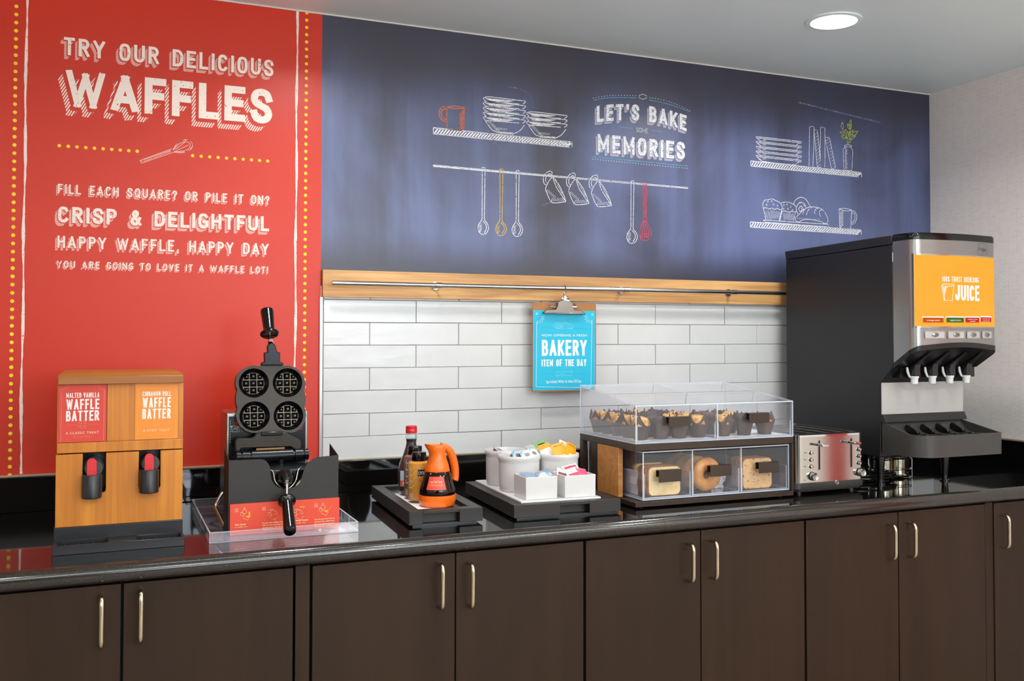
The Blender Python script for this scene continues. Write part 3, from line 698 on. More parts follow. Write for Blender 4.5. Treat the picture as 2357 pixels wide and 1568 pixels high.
for q in ((1266, 285, 1264, 202, 14), (1352, 240, 1362, 174, 10), (1345, 285, 1326, 218, 10), (1352, 290, 1366, 222, 10), (1300, 330, 1238, 316, 14), (1312, 380, 1250, 360, 16), (1310, 350, 1302, 282, 12), (1320, 385, 1325, 308, 12), (1345, 360, 1390, 290, 12), (1372, 350, 1442, 306, 18), (1342, 400, 1418, 358, 12), (1334, 440, 1366, 388, 12), (1345, 350, 1352, 300, 10)): s_ += leaf(*q)
drawing('plant_drawing', 'lime green chalk leaves in the vase', [(s_, 0.0019, 'chalk_lime')], OB)
s_ = [spline(A((372, 1170), (368, 1130), (388, 1085), (430, 1078), (472, 1068), (510, 1085), (560, 1110), (588, 1160), (580, 1188), (555, 1186), (530, 1176), (500, 1186), (470, 1172), (440, 1182), (405, 1168), (372, 1170)), 4), A((374, 1172), (402, 1306)), A((584, 1186), (552, 1314)),
      spline(A((572, 1115), (610, 1106), (652, 1106), (700, 1122), (738, 1150), (748, 1190), (735, 1216), (700, 1210), (660, 1216), (620, 1206), (586, 1210)), 4), A((586, 1210), (562, 1312)), A((736, 1216), (714, 1320)),
      spline(A((716, 1130), (735, 1085), (790, 1050), (850, 1070), (890, 1130), (905, 1160)), 5), spline(A((752, 1150), (790, 1105), (840, 1130), (858, 1175)), 5), spline(A((830, 1190), (800, 1150), (775, 1180), (790, 1210), (812, 1190), (800, 1176)), 5), spline(A((752, 1150), (745, 1190), (765, 1240)), 4),
      spline(A((735, 1280), (780, 1240), (830, 1190), (900, 1160), (985, 1165), (1040, 1190), (1080, 1240), (1104, 1310), (1085, 1345), (1050, 1342), (1030, 1325), (900, 1300), (820, 1305), (775, 1330), (740, 1310), (735, 1280)), 5),
      spline(A((860, 1250), (880, 1195), (920, 1162)), 4), spline(A((955, 1240), (960, 1190), (1000, 1168)), 4), spline(A((1020, 1270), (1005, 1215), (1035, 1190)), 4), spline(A((820, 1240), (830, 1200), (850, 1185)), 4),
      A((372, 1308), (412, 1308), (720, 1330), (1112, 1355), (1104, 1384)), A((372, 1308), (400, 1332), (1100, 1384))]
h = [A((392+k*17, 1190+rnd.uniform(0, 30)), (415+k*14, 1285+rnd.uniform(0, 15))) for k in range(11)]+[A((600+k*13, 1220+rnd.uniform(0, 25)), (612+k*10, 1300+rnd.uniform(0, 12))) for k in range(10)]+[A((760+k*19, 1310-abs(k-7)*2), (764+k*18, 1278+k*1.5)) for k in range(14)]
h += [spline([(cx+7*math.cos(t_), cy+9*math.sin(t_)) for t_ in (0, 1.6, 3.1, 4.7)], 4, True) for cx, cy in ((426, 1098), (470, 1094), (412, 1134), (490, 1130), (535, 1145), (606, 1138), (642, 1130), (684, 1156), (652, 1178), (704, 1192), (604, 1182), (790, 1110), (838, 1142))]
drawing('pastry_drawing', 'chalk plate of muffins and pastries', [(s_, 0.0021, 'chalk_white'), (h, 0.0012, 'chalk_white')], OB)
s_ = [A((1228, 1180), (1236, 1385), (1256, 1398), (1350, 1404), (1360, 1396), (1370, 1195)), spline(A((1228, 1180), (1290, 1176), (1370, 1194), (1300, 1204), (1228, 1182)), 5), spline(A((1370, 1212), (1400, 1206), (1426, 1250), (1424, 1300), (1400, 1345), (1368, 1352)), 5), spline(A((1372, 1230), (1398, 1230), (1408, 1280), (1392, 1322), (1370, 1330)), 5)]
h = [A((1238, 1222+j*13), (1276, 1196+j*13)) for j in range(14)]
drawing('mug_drawing', 'white chalk mug on the lower right shelf', [(s_, 0.0021, 'chalk_white'), (h, 0.0013, 'chalk_white')], OB)
m = MB(); sketch(m, [A((-60+830, -230+210), (1700, 210))], *OB, 0.006, 'faint_chalk'); sketch(m, [A((245, 455), (380, 530), (520, 640))], *OB, 0.004, 'faint_chalk'); sketch(m, [spline(A((750, 72), (860, 95), (930, 150), (955, 250)), 5), spline(A((580, 430), (650, 540), (760, 625)), 5), A((1030, 1045), (1100, 1020)), A((1440, 1122), (1530, 1128)), A((1585, 1135), (1625, 1098)), A((1630, 1112), (1720, 1128))], *OA, 0.004, 'faint_chalk'); m.build('chalk_stroke', board, smooth=0, recalc=False)

# ------------------------------------------------------------------ recessed downlight
t_ = thing('downlight', 'round lit recessed downlight in the grey ceiling', 'ceiling light', (1.52, -0.60, HC))
m = MB(); m.use('ceiling_paint'); m.lathe([(0.088, 0), (0.088, -0.004), (0.074, -0.006), (0.070, -0.002), (0.070, 0.0)], 40, cap0=False, cap1=False); m.build('trim_ring', t_)
m = MB(); m.use('lamp_glow'); m.lathe([(0.0705, -0.0025), (0.0, -0.0035)], 40, cap0=False, cap1=False); m.build('lamp_lens', t_, recalc=False)
# ------------------------------------------------------------------ counter, upstand, cabinets, rail
ZC = 0.914
def counter_profile():
    p = [(-0.002, 0.872), (-0.002, ZC), (-0.779, ZC)]
    for i in range(1, 12):
        a = PI/2+PI*i/12; p.append((-0.779+0.021*math.cos(a), 0.893+0.021*math.sin(a)))
    p += [(-0.779, 0.872)]; return p
for x0, x1, lb in ((-1.9, 0.7655, 'black polished stone countertop with rounded edge, long left slab'), (0.7661, XR-0.001, 'black polished stone countertop slab right of the seam, under bread case and juice machine')):
    root = thing('countertop', lb, 'countertop', (x0, 0, 0))
    m = MB(); pr = counter_profile(); m.use('granite'); m.prism([pr[0], pr[1], pr[2], (-0.779, 0.872)], 0, x1-x0, 'x'); m.build('slab', root)
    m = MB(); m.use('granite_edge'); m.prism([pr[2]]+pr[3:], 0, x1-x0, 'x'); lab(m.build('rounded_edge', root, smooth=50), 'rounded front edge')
m = MB(); m.use('granite').box(-1.9, XR-0.001, -0.021, -0.001, ZC+0.0005, 1.012); o = m.build('backsplash', bevel=0.002); tag(o, 'low black stone upstand along the back wall behind the counter', 'backsplash')
m = MB(); m.use('caulk').box(-1.9, XR-0.021, -0.014, -0.0012, 1.0122, 1.0158); m.build('caulk_line', o)
m = MB(); m.use('granite').box(XR-0.021, XR-0.001, -0.80, -0.022, ZC+0.0005, 1.012); o = m.build('backsplash', bevel=0.002); tag(o, 'low black stone upstand along the cream wallpapered right wall', 'backsplash')
m = MB(); m.use('caulk').box(XR-0.014, XR-0.0012, -0.80, -0.022, 1.0122, 1.0158); m.build('caulk_line', o)
YD = -0.775
def make_handle(parent, x, z0, z1, side):
    m = MB(); m.use('nickel'); r = 0.0052; yb = YD-0.034; c = 0.016
    pts = [(x, YD+0.001, z1-0.002), (x, yb+c, z1-0.002)]+[(x, yb+c-c*math.sin(a), z1-0.002-c*(1-math.cos(a))) for a in (0.4, 0.8, 1.2, PI/2)]
    pts += [(x, yb, (z0+z1)/2)]+[(x, yb+c-c*math.sin(a), z0+0.002+c*(1-math.cos(a))) for a in (PI/2, 1.2, 0.8, 0.4)]+[(x, yb+c, z0+0.002), (x, YD+0.001, z0+0.002)]
    m.tube(pts, r, 10); return m.build('handle', parent)
def cabinet(x0, x1, doors, label):
    root = thing('base_cabinet', label, 'cabinet', (0, 0, 0))
    m = MB(); m.use('dark_void').box(x0+0.002, x1-0.002, -0.752, -0.004, 0.10, 0.871); m.use('espresso').box(x0+0.002, x1-0.002, -0.70, -0.02, 0.001, 0.10); m.build('carcass', root)
    for a, b, hx, hy0, hy1 in doors:
        m = MB(); m.use('espresso').box(a, b, YD, YD+0.02, 0.105, 0.866); d = m.build('door', root, bevel=0.0012)
        p0 = at(hx, hy0, 'y', YD-0.034); p1 = at(hx, hy1, 'y', YD-0.034); make_handle(d, p0.x, p1.z, p0.z, 1)
    return root
CG = 'dark wood base cabinets'
for args in ((-0.945, -0.2085, [(-0.94, -0.577, 234, 1377, 1496), (-0.5715, -0.2115, 325, 1364, 1483)], 'dark wood two-door base cabinet under the batter dispenser'),
             (-0.170, 0.5385, [(-0.167, 0.1815, 1020, 1301, 1406), (0.1845, 0.535, 1089, 1300, 1403)], 'dark wood two-door base cabinet under the syrup and condiment trays'),
             (0.5385, 1.2535, [(0.5425, 0.894, 1597, 1254, 1343), (0.8975, 1.2495, 1651, 1247, 1337)], 'dark wood two-door base cabinet under the bread display case'),
             (1.2535, 1.9695, [(1.2575, 1.604, 2062, 1209, 1291), (1.608, 1.9665, 2108, 1205, 1286)], 'dark wood two-door base cabinet under the toaster and juice machine')):
    cabinet(*args)['group'] = CG
cabinet(2.007, XR-0.004, [(2.0075, XR-0.006, 2323, 1187, 1264)], 'dark wood base cabinet at the far right, beside the wallpapered wall')['group'] = CG
for a, b, lb in ((-0.2055, -0.1725, 'narrow dark wood filler strip between the two leftmost cabinets'), (1.972, 2.0055, 'narrow dark wood filler strip beside the rightmost cabinet')):
    m = MB(); m.use('espresso').box(a, b, YD+0.004, YD+0.03, 0.105, 0.869); o = m.build('filler_strip', bevel=0.001); tag(o, lb, 'filler strip')
# oak rail with steel rod
root = thing('utensil_rail', 'oak board with a steel hanging rod below the blackboard mural', 'rail', (0.003, 0, 1.524))
m = MB(); m.use('oak').box(0, XR-0.004, -0.021, -0.0015, 0.0, 0.0855); m.build('board', root, bevel=0.001)
ZR = 1.5665; YR = -0.062
m = MB(); m.use('steel'); m.cyl((0.0205, YR, ZR-1.524), (XR-0.05, YR, ZR-1.524), 0.0072, n=20); m.build('rod', root)
for px in (1010, 1442, 1690):
    x = at(px, 660, 'y', YR).x-0.003
    m = MB(); m.use('steel'); m.cyl((x-0.0105, YR, ZR-1.524), (x+0.0105, YR, ZR-1.524), 0.0090, n=20); m.cyl((x, YR+0.004, ZR-1.524), (x, -0.020, ZR-1.524), 0.0055, n=12); m.cyl((x, -0.026, ZR-1.524), (x, -0.0205, ZR-1.524), 0.013, n=20); m.build('bracket', root)
# clipboard
CLX, CLY = 0.8205, -0.052
root = thing('clipboard', 'brown clipboard with a blue bakery notice hanging from the steel rod', 'clipboard', (CLX, CLY, 1.215))
H_ = 0.302; Wd = 0.120
m = MB(); m.use('hardboard'); m.prism([(p[0], p[1]) for p in rrect(-Wd, Wd, 0, H_, 0.007)], 0.0, 0.0035, 'y'); m.build('backing_board', root, bevel=0.0006)
K4 = (1190, 630, 0.1913)
def cp(x, y, yy=CLY-0.001): q = at(K4[0]+K4[2]*x, K4[1]+K4[2]*y, 'y', yy); return (q.x-CLX, q.z-1.215)
pl = [cp(200, 440), cp(943, 452), cp(932, 1402), cp(188, 1395)]
x0 = (pl[0][0]+pl[3][0])/2; x1 = (pl[1][0]+pl[2][0])/2; zt = (pl[0][1]+pl[1][1])/2; zb = (pl[2][1]+pl[3][1])/2
m = MB(); m.use('cyan_paper').box(x0, x1, -0.0009, -0.0001, zb, zt); paper = m.build('notice', root)
PY = -0.0013
pm = lambda X0, Z0: (lambda u, v: (X0+u, PY, Z0+v))
pid = lambda u, v: (u, PY, v)
m = MB(); m.use('print_white')
def ctext(mb, body, l, r, cap, off, sp=1.0):
    a = cp(*l); b = cp(*r); c = cp(*cap); mb.text(body, b[0]-a[0], c[1]-a[1], pm(a[0], (a[1]+b[1])/2), off, sp=sp)
def ccaps(mb, body, l, r, cap, t, lg):
    a = cp(*l); b = cp(*r); c = cp(*cap); caps(mb, body, b[0]-a[0], c[1]-a[1], t, pm(a[0], (a[1]+b[1])/2), gap=lg)
ctext(m, 'NOW OFFERING A FRESH', (300, 752), (840, 760), (300, 726), 0.0, 1.1)
ccaps(m, 'BAKERY', (298, 985), (838, 992), (298, 792), 0.165, 0.09)
ccaps(m, 'ITEM OF THE DAY', (296, 1110), (834, 1118), (296, 1027), 0.17, 0.11)
ctext(m, 'Sprinkled With A Hint Of Joy', (352, 1311), (773, 1316), (352, 1278), 0.006, 1.05)
m.ribbon([cp(*p) for p in ((236, 575), (230, 1362), (888, 1372), (902, 560))], 0.0013, pid)
rays = []
for cx, s_ in ((240, 1), (900, -1)):
    for k in range(5):
        a = 0.15+k*0.33; rays.append([(cx+s_*(52+6*k)*1.0*math.cos(a), 505+60*math.sin(a)), (cx+s_*(92+4*k)*math.cos(a), 505+100*math.sin(a))])
for r_ in rays: m.ribbon([cp(*p) for p in r_], 0.0011, pid)
m.build('lettering', paper, smooth=0, recalc=False)
m = MB(); m.use('cyan_faint')
for st in (spline(A((455, 620), (462, 595), (500, 592), (540, 600), (580, 582), (620, 605), (655, 615), (670, 655), (560, 660), (462, 650), (455, 620)), 4), A((470, 612), (480, 648)), A((500, 608), (505, 650)), A((530, 612), (530, 650)), spline(A((555, 640), (570, 605), (600, 615), (590, 640)), 4), A((620, 615), (635, 650)), A((462, 660), (668, 664)),
           A((462, 1210), (462, 1225), (655, 1225), (665, 1190), (648, 1182), (478, 1186), (462, 1210)), A((470, 1225), (480, 1245), (495, 1225)), A((640, 1185), (655, 1165), (660, 1190))): m.ribbon([cp(*p) for p in st], 0.0011, pid)
for k in range(5): m.ribbon([cp(490+k*15, 605), cp(492+k*15, 655)], 0.0009, pid)
for c_ in ((238, 482), (905, 492)): m.disc(*cp(*c_), 0.0042, pid)
m.text('FRESH BAKED', 0.018, 0.003, pm(cp(520, 1214)[0], cp(520, 1214)[1]), 0.0)
m.build('printed_artwork', paper, smooth=0, recalc=False)
def drow(a, b, n):
    m = MB(); m.use('cyan_dark')
    for i in range(n): q = cp(a[0]+(b[0]-a[0])*i/(n-1), a[1]+(b[1]-a[1])*i/(n-1)); m.disc(*q, 0.00085, pid, 6)
    m.build('dotted_line', paper, smooth=0, recalc=False)
drow((220, 560), (208, 1372), 52); drow((208, 1376), (908, 1388), 44); drow((908, 1386), (920, 560), 52); drow((302, 653), (438, 656), 10); drow((688, 660), (842, 662), 11); drow((300, 1202), (440, 1206), 10); drow((680, 1208), (830, 1210), 10)
# clip
m = MB(); m.use('clip_steel')
q = lambda x, y: cp(x, y, CLY-0.012)
jaw = [q(322, 462), q(345, 440), q(460, 432), q(486, 400), q(486, 345), q(530, 322), q(620, 325), q(668, 352), q(668, 405), q(690, 438), q(790, 452), q(816, 482), q(812, 490), q(322, 478)]
m.prism(jaw, -0.016, -0.010, 'y')
m.prism([q(322, 462), q(816, 476), q(816, 492), q(320, 480)], -0.018, -0.002, 'y'); c_ = m.build('clip', root, bevel=0.0012)
m = MB(); m.use('chrome'); a = q(400, 395); b = q(740, 400)
m.tube([(q(480, 345)[0], -0.012, q(480, 345)[1]), (q(400, 375)[0], -0.009, q(400, 375)[1]), (a[0], -0.006, a[1]), (q(480, 405)[0], -0.008, q(480, 405)[1])], 0.0022, 8)
m.tube([(q(660, 350)[0], -0.012, q(660, 350)[1]), (q(738, 382)[0], -0.009, q(738, 382)[1]), (b[0], -0.006, b[1]), (q(668, 402)[0], -0.008, q(668, 402)[1])], 0.0022, 8)
e_ = q(580, 310); m.lathe([(0.0125, -0.004), (0.0125, 0.004), (0.0075, 0.004), (0.0075, -0.004)], 20, (e_[0], -0.012, e_[1]), (0, 1, 0), cap0=False, cap1=False)
m.prism([q(535, 330), q(540, 290), q(580, 272), q(620, 292), q(630, 330)], -0.0115, -0.0095, 'y'); m.build('lever', c_)
m = MB(); m.use('steel'); ex, ez = e_[0], e_[1]; zr = ZR-1.215; yr = YR-CLY
hk = [(ex-0.004, -0.012, ez), (ex-0.006, -0.012, ez+0.022), (ex-0.001, yr-0.006, zr-0.016), (ex, yr-0.0098, zr-0.003), (ex, yr-0.0075, zr+0.0065), (ex, yr, zr+0.0098), (ex, yr+0.0075, zr+0.0065), (ex, yr+0.0095, zr-0.002)]
m.tube(spline(hk, 4), 0.0016, 8); m.build('hook', c_)
# ------------------------------------------------------------------ waffle batter dispenser
def poly_at(pts, y): return [(q.x, q.z) for q in (at(p[0], p[1], 'y', y) for p in pts)]
BXc = -0.578
root = thing('batter_dispenser', 'honey coloured wooden waffle batter dispenser with two spouts and a black drip tray', 'dispenser', (BXc, -0.40, ZC))
def L(mb): mb.xf(0, Matrix.Translation((-BXc, 0.40, -ZC))); return mb
m = MB(); m.use('black_satin').box(-0.7165, -0.4405, -0.592, -0.20, ZC, 0.9635); L(m).build('base', root, bevel=0.0015)
# lower body with two notches for the valves
zt_, zb_ = 1.1295, 0.9635; xl, xr = -0.7143, -0.4413
def notch(x0, x1, zc, r=0.006): return [(x0, zt_), (x0, zc+r), (x0+r*0.3, zc+r*0.3), (x0+r, zc), (x1-r, zc), (x1-r*0.3, zc+r*0.3), (x1, zc+r), (x1, zt_)]
front = [(xl, zb_), (xl, zt_)]+notch(-0.6585, -0.6095, 1.038)+notch(-0.5385, -0.4915, 1.040)+[(xr, zt_), (xr, zb_)]
m = MB(); m.use('honey_wood').prism(front, -0.590, -0.572, 'y'); L(m).build('front_panel', root, bevel=0.0012)
m = MB(); m.use('honey_wood_side').box(xl, xr, -0.5715, -0.55, zb_, 1.02); m.box(xl, xl+0.015, -0.5715, -0.2, zb_, zt_); m.box(xr-0.015, xr, -0.5715, -0.2, zb_, zt_); m.box(xl+0.0151, xr-0.0151, -0.215, -0.2, zb_, zt_)
m.use('cavity_black').box(xl+0.016, xr-0.016, -0.54, -0.53, zb_, zt_); L(m).build('body', root)
m = MB(); m.use('honey_wood_side').box(-0.7125, -0.4412, -0.578, -0.20, 1.1320, 1.289)
m.use('honey_wood').box(-0.608, -0.548, -0.5835, -0.5781, 1.156, 1.289); m.box(-0.452, -0.4412, -0.5835, -0.5781, 1.156, 1.289); m.box(-0.7125, -0.7105, -0.5835, -0.5781, 1.156, 1.289)
L(m).build('upper_body', root)
m = MB(); m.use('honey_wood').box(-0.7125, -0.4412, -0.5895, -0.5781, 1.1320, 1.1555); L(m).build('lower_rail', root, bevel=0.001)
m = MB(); m.use('honey_wood_side').prism([(-0.602, 1.2895), (-0.602, 1.3075), (-0.592, 1.3115), (-0.20, 1.3115), (-0.20, 1.2895)], -0.7115, -0.4425, 'x'); L(m).build('lid', root, bevel=0.0015)
# cards under clear pockets
YC = -0.5858
def card(name, x0, x1, mat, faint, lines, lb, foot):
    z0, z1 = 1.1565, 1.2892
    m = MB(); m.use(mat).box(x0, x1, YC, YC+0.0012, z0, z1); c = L(m).build(name, root); lab(c, lb)
    off = Vector((-BXc, 0.40, -ZC)); mp = lambda u, v: (u-BXc, YC-0.0006+0.40, v-ZC); mp2 = lambda u, v: (u-BXc, YC-0.0003+0.40, v-ZC)
    m = MB(); w_ = x1-x0; m.use('print_white')
    for body, l, r, b, cap, of in lines: caps(m, body, w_*(r-l), cap*(z1-z0), of, mp, x0+w_*l, z0+(z1-z0)*b, gap=0.10, space=0.22)
    m.use('print_cream'); m.text(foot[0], w_*foot[2], 0.0052, mp, 0.0, x0+w_*foot[1], z0+0.0185, sp=1.1); m.use(faint); m.text(foot[3], w_*foot[5], 0.0046, mp, 0.0, x0+w_*foot[4], z0+0.0105)
    m.build('lettering', c, smooth=0, recalc=False)
    m = MB(); m.use(faint); e = 0.0055
    fr = [(x0+e, z1-0.012), (x0+e, z0), (x0+e, z0)]
    m.ribbon([(x0+e, z1-0.018), (x0+e, z0+0.001)], 0.0011, mp2); m.ribbon([(x1-e, z1-0.014), (x1-e, z0+0.001)], 0.0012, mp2); m.ribbon([(x0+0.016, z1-0.003), (x1-0.016, z1-0.003)], 0.0008, mp2)
    for sx_, s_ in ((x0+0.004, 1), (x1-0.004, -1)):
        for k in range(5):
            a = 0.1+k*0.33; m.ribbon([(sx_+s_*0.010*math.cos(a), z1-0.001-0.008*math.sin(a)), (sx_+s_*0.017*math.cos(a), z1-0.001-0.014*math.sin(a))], 0.0007, mp2)
    xc = (x0+x1)/2; zc = z0+0.040; R = 0.0085
    for q in range(24):
        a = 2*PI*q/24; b = 2*PI*(q+1)/24; m.ribbon([(xc+R*math.cos(a), zc+R*math.sin(a)), (xc+R*math.cos(b), zc+R*math.sin(b))], 0.0008, mp2)
    for d in (-0.0032, 0.0032):
        hh = math.sqrt(R*R-d*d); m.ribbon([(xc+d, zc-hh), (xc+d, zc+hh)], 0.0008, mp2); m.ribbon([(xc-hh, zc+d), (xc+hh, zc+d)], 0.0008, mp2)
    for s_ in (-1, 1): m.ribbon([(xc+s_*0.011, zc), (xc+s_*w_*0.34, zc)], 0.0005, mp2)
    m.build('printed_border', c, smooth=0, recalc=False)
card('sign_card', -0.7100, -0.6095, 'card_red', 'red_faint', [('MALTED VANILLA', 0.155, 0.845, 0.770, 0.085, 0.14), ('WAFFLE', 0.155, 0.845, 0.565, 0.180, 0.155), ('BATTER', 0.155, 0.845, 0.365, 0.180, 0.155)], 'red card reading malted vanilla waffle batter', ('A CLASSIC TREAT', 0.15, 0.69, 'The Crowd Pleaser', 0.29, 0.40))
card('sign_card', -0.5480, -0.4525, 'card_orange', 'orange_faint', [('CINNAMON ROLL', 0.165, 0.825, 0.770, 0.083, 0.14), ('WAFFLE', 0.165, 0.825, 0.565, 0.180, 0.155), ('BATTER', 0.165, 0.825, 0.365, 0.180, 0.155)], 'orange card reading cinnamon roll waffle batter', ('A SWEET TREAT', 0.19, 0.60, 'Just Roll With It', 0.32, 0.36))
for x0, x1 in ((-0.7112, -0.5985), (-0.5490, -0.4420)):
    m = MB(); m.use('pocket').box(x0, x1, YC-0.0030, YC-0.0012, 1.1556, 1.2892); L(m).build('clear_pocket', root)
# valves
for xc, zc in ((-0.6385, 1.0835), (-0.5165, 1.0885)):
    v = MB(); v.use('black_plastic'); v.cyl((xc+0.003, -0.574, 1.099), (xc+0.003, -0.535, 1.099), 0.0215, n=28)
    v.use('black_satin'); v.lathe([(0.0195, 0), (0.0215, 0.002), (0.0215, 0.052), (0.020, 0.054), (0.0150, 0.054), (0.0150, 0.040), (0.0, 0.040)], 32, (xc, -0.609, zc-0.054))
    v.use('grey_plastic'); v.cyl((xc+0.0035, -0.606, zc+0.013), (xc+0.0035, -0.580, zc+0.013), 0.0190, 0.0190, n=28)
    vo = L(v).build('valve', root)
    m = MB(); m.use('red_lever'); pr = [(xc-0.0103, zc-0.004)]+[(xc-0.0005-0.0098*math.cos(PI*i/10), zc+0.0275+0.0098*math.sin(PI*i/10)) for i in range(11)]+[(xc+0.0097, zc-0.004)]
    m.prism(pr, -0.6155, -0.6070, 'y'); L(m); m.use('card_red')
    for k, ch in enumerate('PUSH'): m.text(ch, 0.0042, 0.0052, lambda u, v_: (xc-0.0026+u-BXc, -0.6159+0.40, zc+0.027-k*0.0085+v_-ZC), 0.01)
    lab(m.build('lever', vo, smooth=40), 'red push lever')
# drip tray with two gridded wells
yt0, yt1, zt2 = -0.660, -0.5925, 0.9345
xs = [-0.7165, -0.7075, -0.6045, -0.5425, -0.4465, -0.4405]
m = MB(); m.use('black_satin'); m.box(xs[0], xs[5], yt0, yt0+0.007, ZC, zt2); m.box(xs[0], xs[5], yt1-0.004, yt1, ZC, zt2)
for a, b in ((xs[0], xs[1]), (xs[2], xs[3]), (xs[4], xs[5])): m.box(a, b, yt0+0.0071, yt1-0.0041, ZC, zt2)
m.box(xs[1]+0.0001, xs[2]-0.0001, yt0+0.0071, yt1-0.0041, ZC, ZC+0.004); m.box(xs[3]+0.0001, xs[4]-0.0001, yt0+0.0071, yt1-0.0041, ZC, ZC+0.004)
dt = L(m).build('drip_tray', root, bevel=0.0008, seg=1)
for a, b in ((xs[1], xs[2]), (xs[3], xs[4])):
    m = MB(); m.use('black_satin')
    for i in range(1, 7): x = a+(b-a)*i/7; m.box(x-0.0012, x+0.0012, yt0+0.0072, yt1-0.0042, ZC+0.0055, ZC+0.013)
    for i in range(1, 4): y = yt0+0.007+(yt1-yt0-0.011)*i/4; m.box(a+0.0002, b-0.0002, y-0.0010, y+0.0010, ZC+0.0056, ZC+0.0128)
    L(m).build('drip_grid', dt)

# ------------------------------------------------------------------ clear tray, guard, card and waffle iron
TX0, TX1, TY0, TY1 = -0.386, -0.032, -0.656, -0.13
root = thing('acrylic_tray', 'clear plastic tray on the black counter under the waffle iron', 'tray', ((TX0+TX1)/2, (TY0+TY1)/2, ZC))
m = MB(); hx, hy = (TX1-TX0)/2, (TY1-TY0)/2; h = 0.0235
m.use('acrylic_tray'); m.box(-hx, hx, -hy, hy, 0.0005, 0.0030)
for a, b, c, d in ((-hx, hx, -hy, -hy+0.003), (-hx, hx, hy-0.003, hy), (-hx, -hx+0.003, -hy+0.003, hy-0.003), (hx-0.003, hx, -hy+0.003, hy-0.003)): m.box(a, b, c, d, 0.0031, h)
m.build('tray_walls', root)
m = MB(); m.use('acrylic_edge')
def rim(mb, x0, x1, y0, y1, z, t): 
    mb.box(x0, x1, y0, y0+t, z, z+0.0012); mb.box(x0, x1, y1-t, y1, z, z+0.0012); mb.box(x0, x0+t, y0+t, y1-t, z, z+0.0012); mb.box(x1-t, x1, y0+t, y1-t, z, z+0.0012)
rim(m, -hx, hx, -hy, hy, h, 0.0032); rim(m, -hx, hx, -hy, hy, 0.0002, 0.0034)
for i in range(1, 6):
    y = hy-2*hy*i/6
    for s_ in (-1, 1): m.box(s_*hx-0.0006-s_*0.0034, s_*hx+0.0006-s_*0.0034, y-0.0012, y+0.0012, 0.0032, h)
m.build('tray_edges', root)
# black metal splash guard
GX0, GX1, GY = -0.337, -0.0705, -0.600; GZ0, GZ1 = ZC+0.0035, 1.0995
cut = [(600, 1057.5), (612, 1061), (621, 1075), (622.5, 1094), (628, 1110), (641, 1122), (657, 1126), (676, 1122), (690, 1110), (697, 1091), (702, 1077), (712, 1063), (728, 1052.5)]
cpts = poly_at(cut, GY); cpts = [(x, min(z, GZ1)) for x, z in spline(cpts, 4)]
fp = [(GX0, GZ0), (GX0, GZ1)]+cpts+[(GX1, GZ1), (GX1, GZ0)]
root = thing('splash_guard', 'black metal guard with a scooped front standing round the waffle iron', 'guard', ((GX0+GX1)/2, GY, GZ0))
gx = -(GX0+GX1)/2
m = MB(); m.use('black_powder').prism(fp, GY, GY+0.0018, 'y')
for x0, x1 in ((GX0, GX0+0.0018), (GX1-0.0018, GX1)): m.prism([(GY+0.0018, GZ0), (GY+0.0018, GZ1), (GY+0.102, GZ1+0.019), (GY+0.102, GZ0)], x0, x1, 'x')
m.xf(0, Matrix.Translation((gx, -GY, -GZ0))); m.build('guard_panel', root)
# instruction card
IX0, IX1, IZ0, IZ1, IY = -0.3335, -0.0685, ZC+0.004, 0.9935, GY-0.0042
root = thing('instruction_card', 'red instruction card with four numbered steps in front of the black guard', 'card', ((IX0+IX1)/2, IY, IZ0)); ic = (IX0+IX1)/2
m = MB(); m.use('card_instruct').box(IX0-ic, IX1-ic, 0, 0.0022, 0, IZ1-IZ0); m.build('card', root)
m = MB(); kz = 0.000985
def ci(px, py): q = at(520+px*0.1188, 1130+py*0.1188, 'y', IY); return (q.x-ic, q.z-IZ0)
im = lambda u, v: (u, -0.0005, v)
def it(body, l, r, cap, of=0.0, mat='print_cream'):
    a = ci(*l); b = ci(*r); m.use(mat); m.text(body, b[0]-a[0], cap, lambda u, v: (u, -0.0005, v), of, a[0], (a[1]+b[1])/2)
it('Pour batter', (178, 672), (388, 660), 0.0032, 0.03); it('on waffle iron.', (178, 718), (418, 705), 0.0026)
for k, s_ in enumerate(('Rotate the waffle iron', "180' by the handles to", 'set the timer. The timer', 'will sound 4 beeps.')): it(s_, (706, 635+k*45), (1100, 612+k*45), 0.0028, 0.012 if k else 0.02)
it('Once timer beeps', (1235, 592), (1590, 575), 0.0030, 0.03); it('remove waffle iron.', (1225, 640), (1550, 625), 0.0027)
for k, s_ in enumerate(('Use the provided fork to', 'remove the waffle from', 'the iron. Keep the iron', 'closed for waffles.')): it(s_, (1714, 566+k*46), (2110-k*8, 538+k*46), 0.0028, 0.014)
m.build('lettering', root, smooth=0, recalc=False)
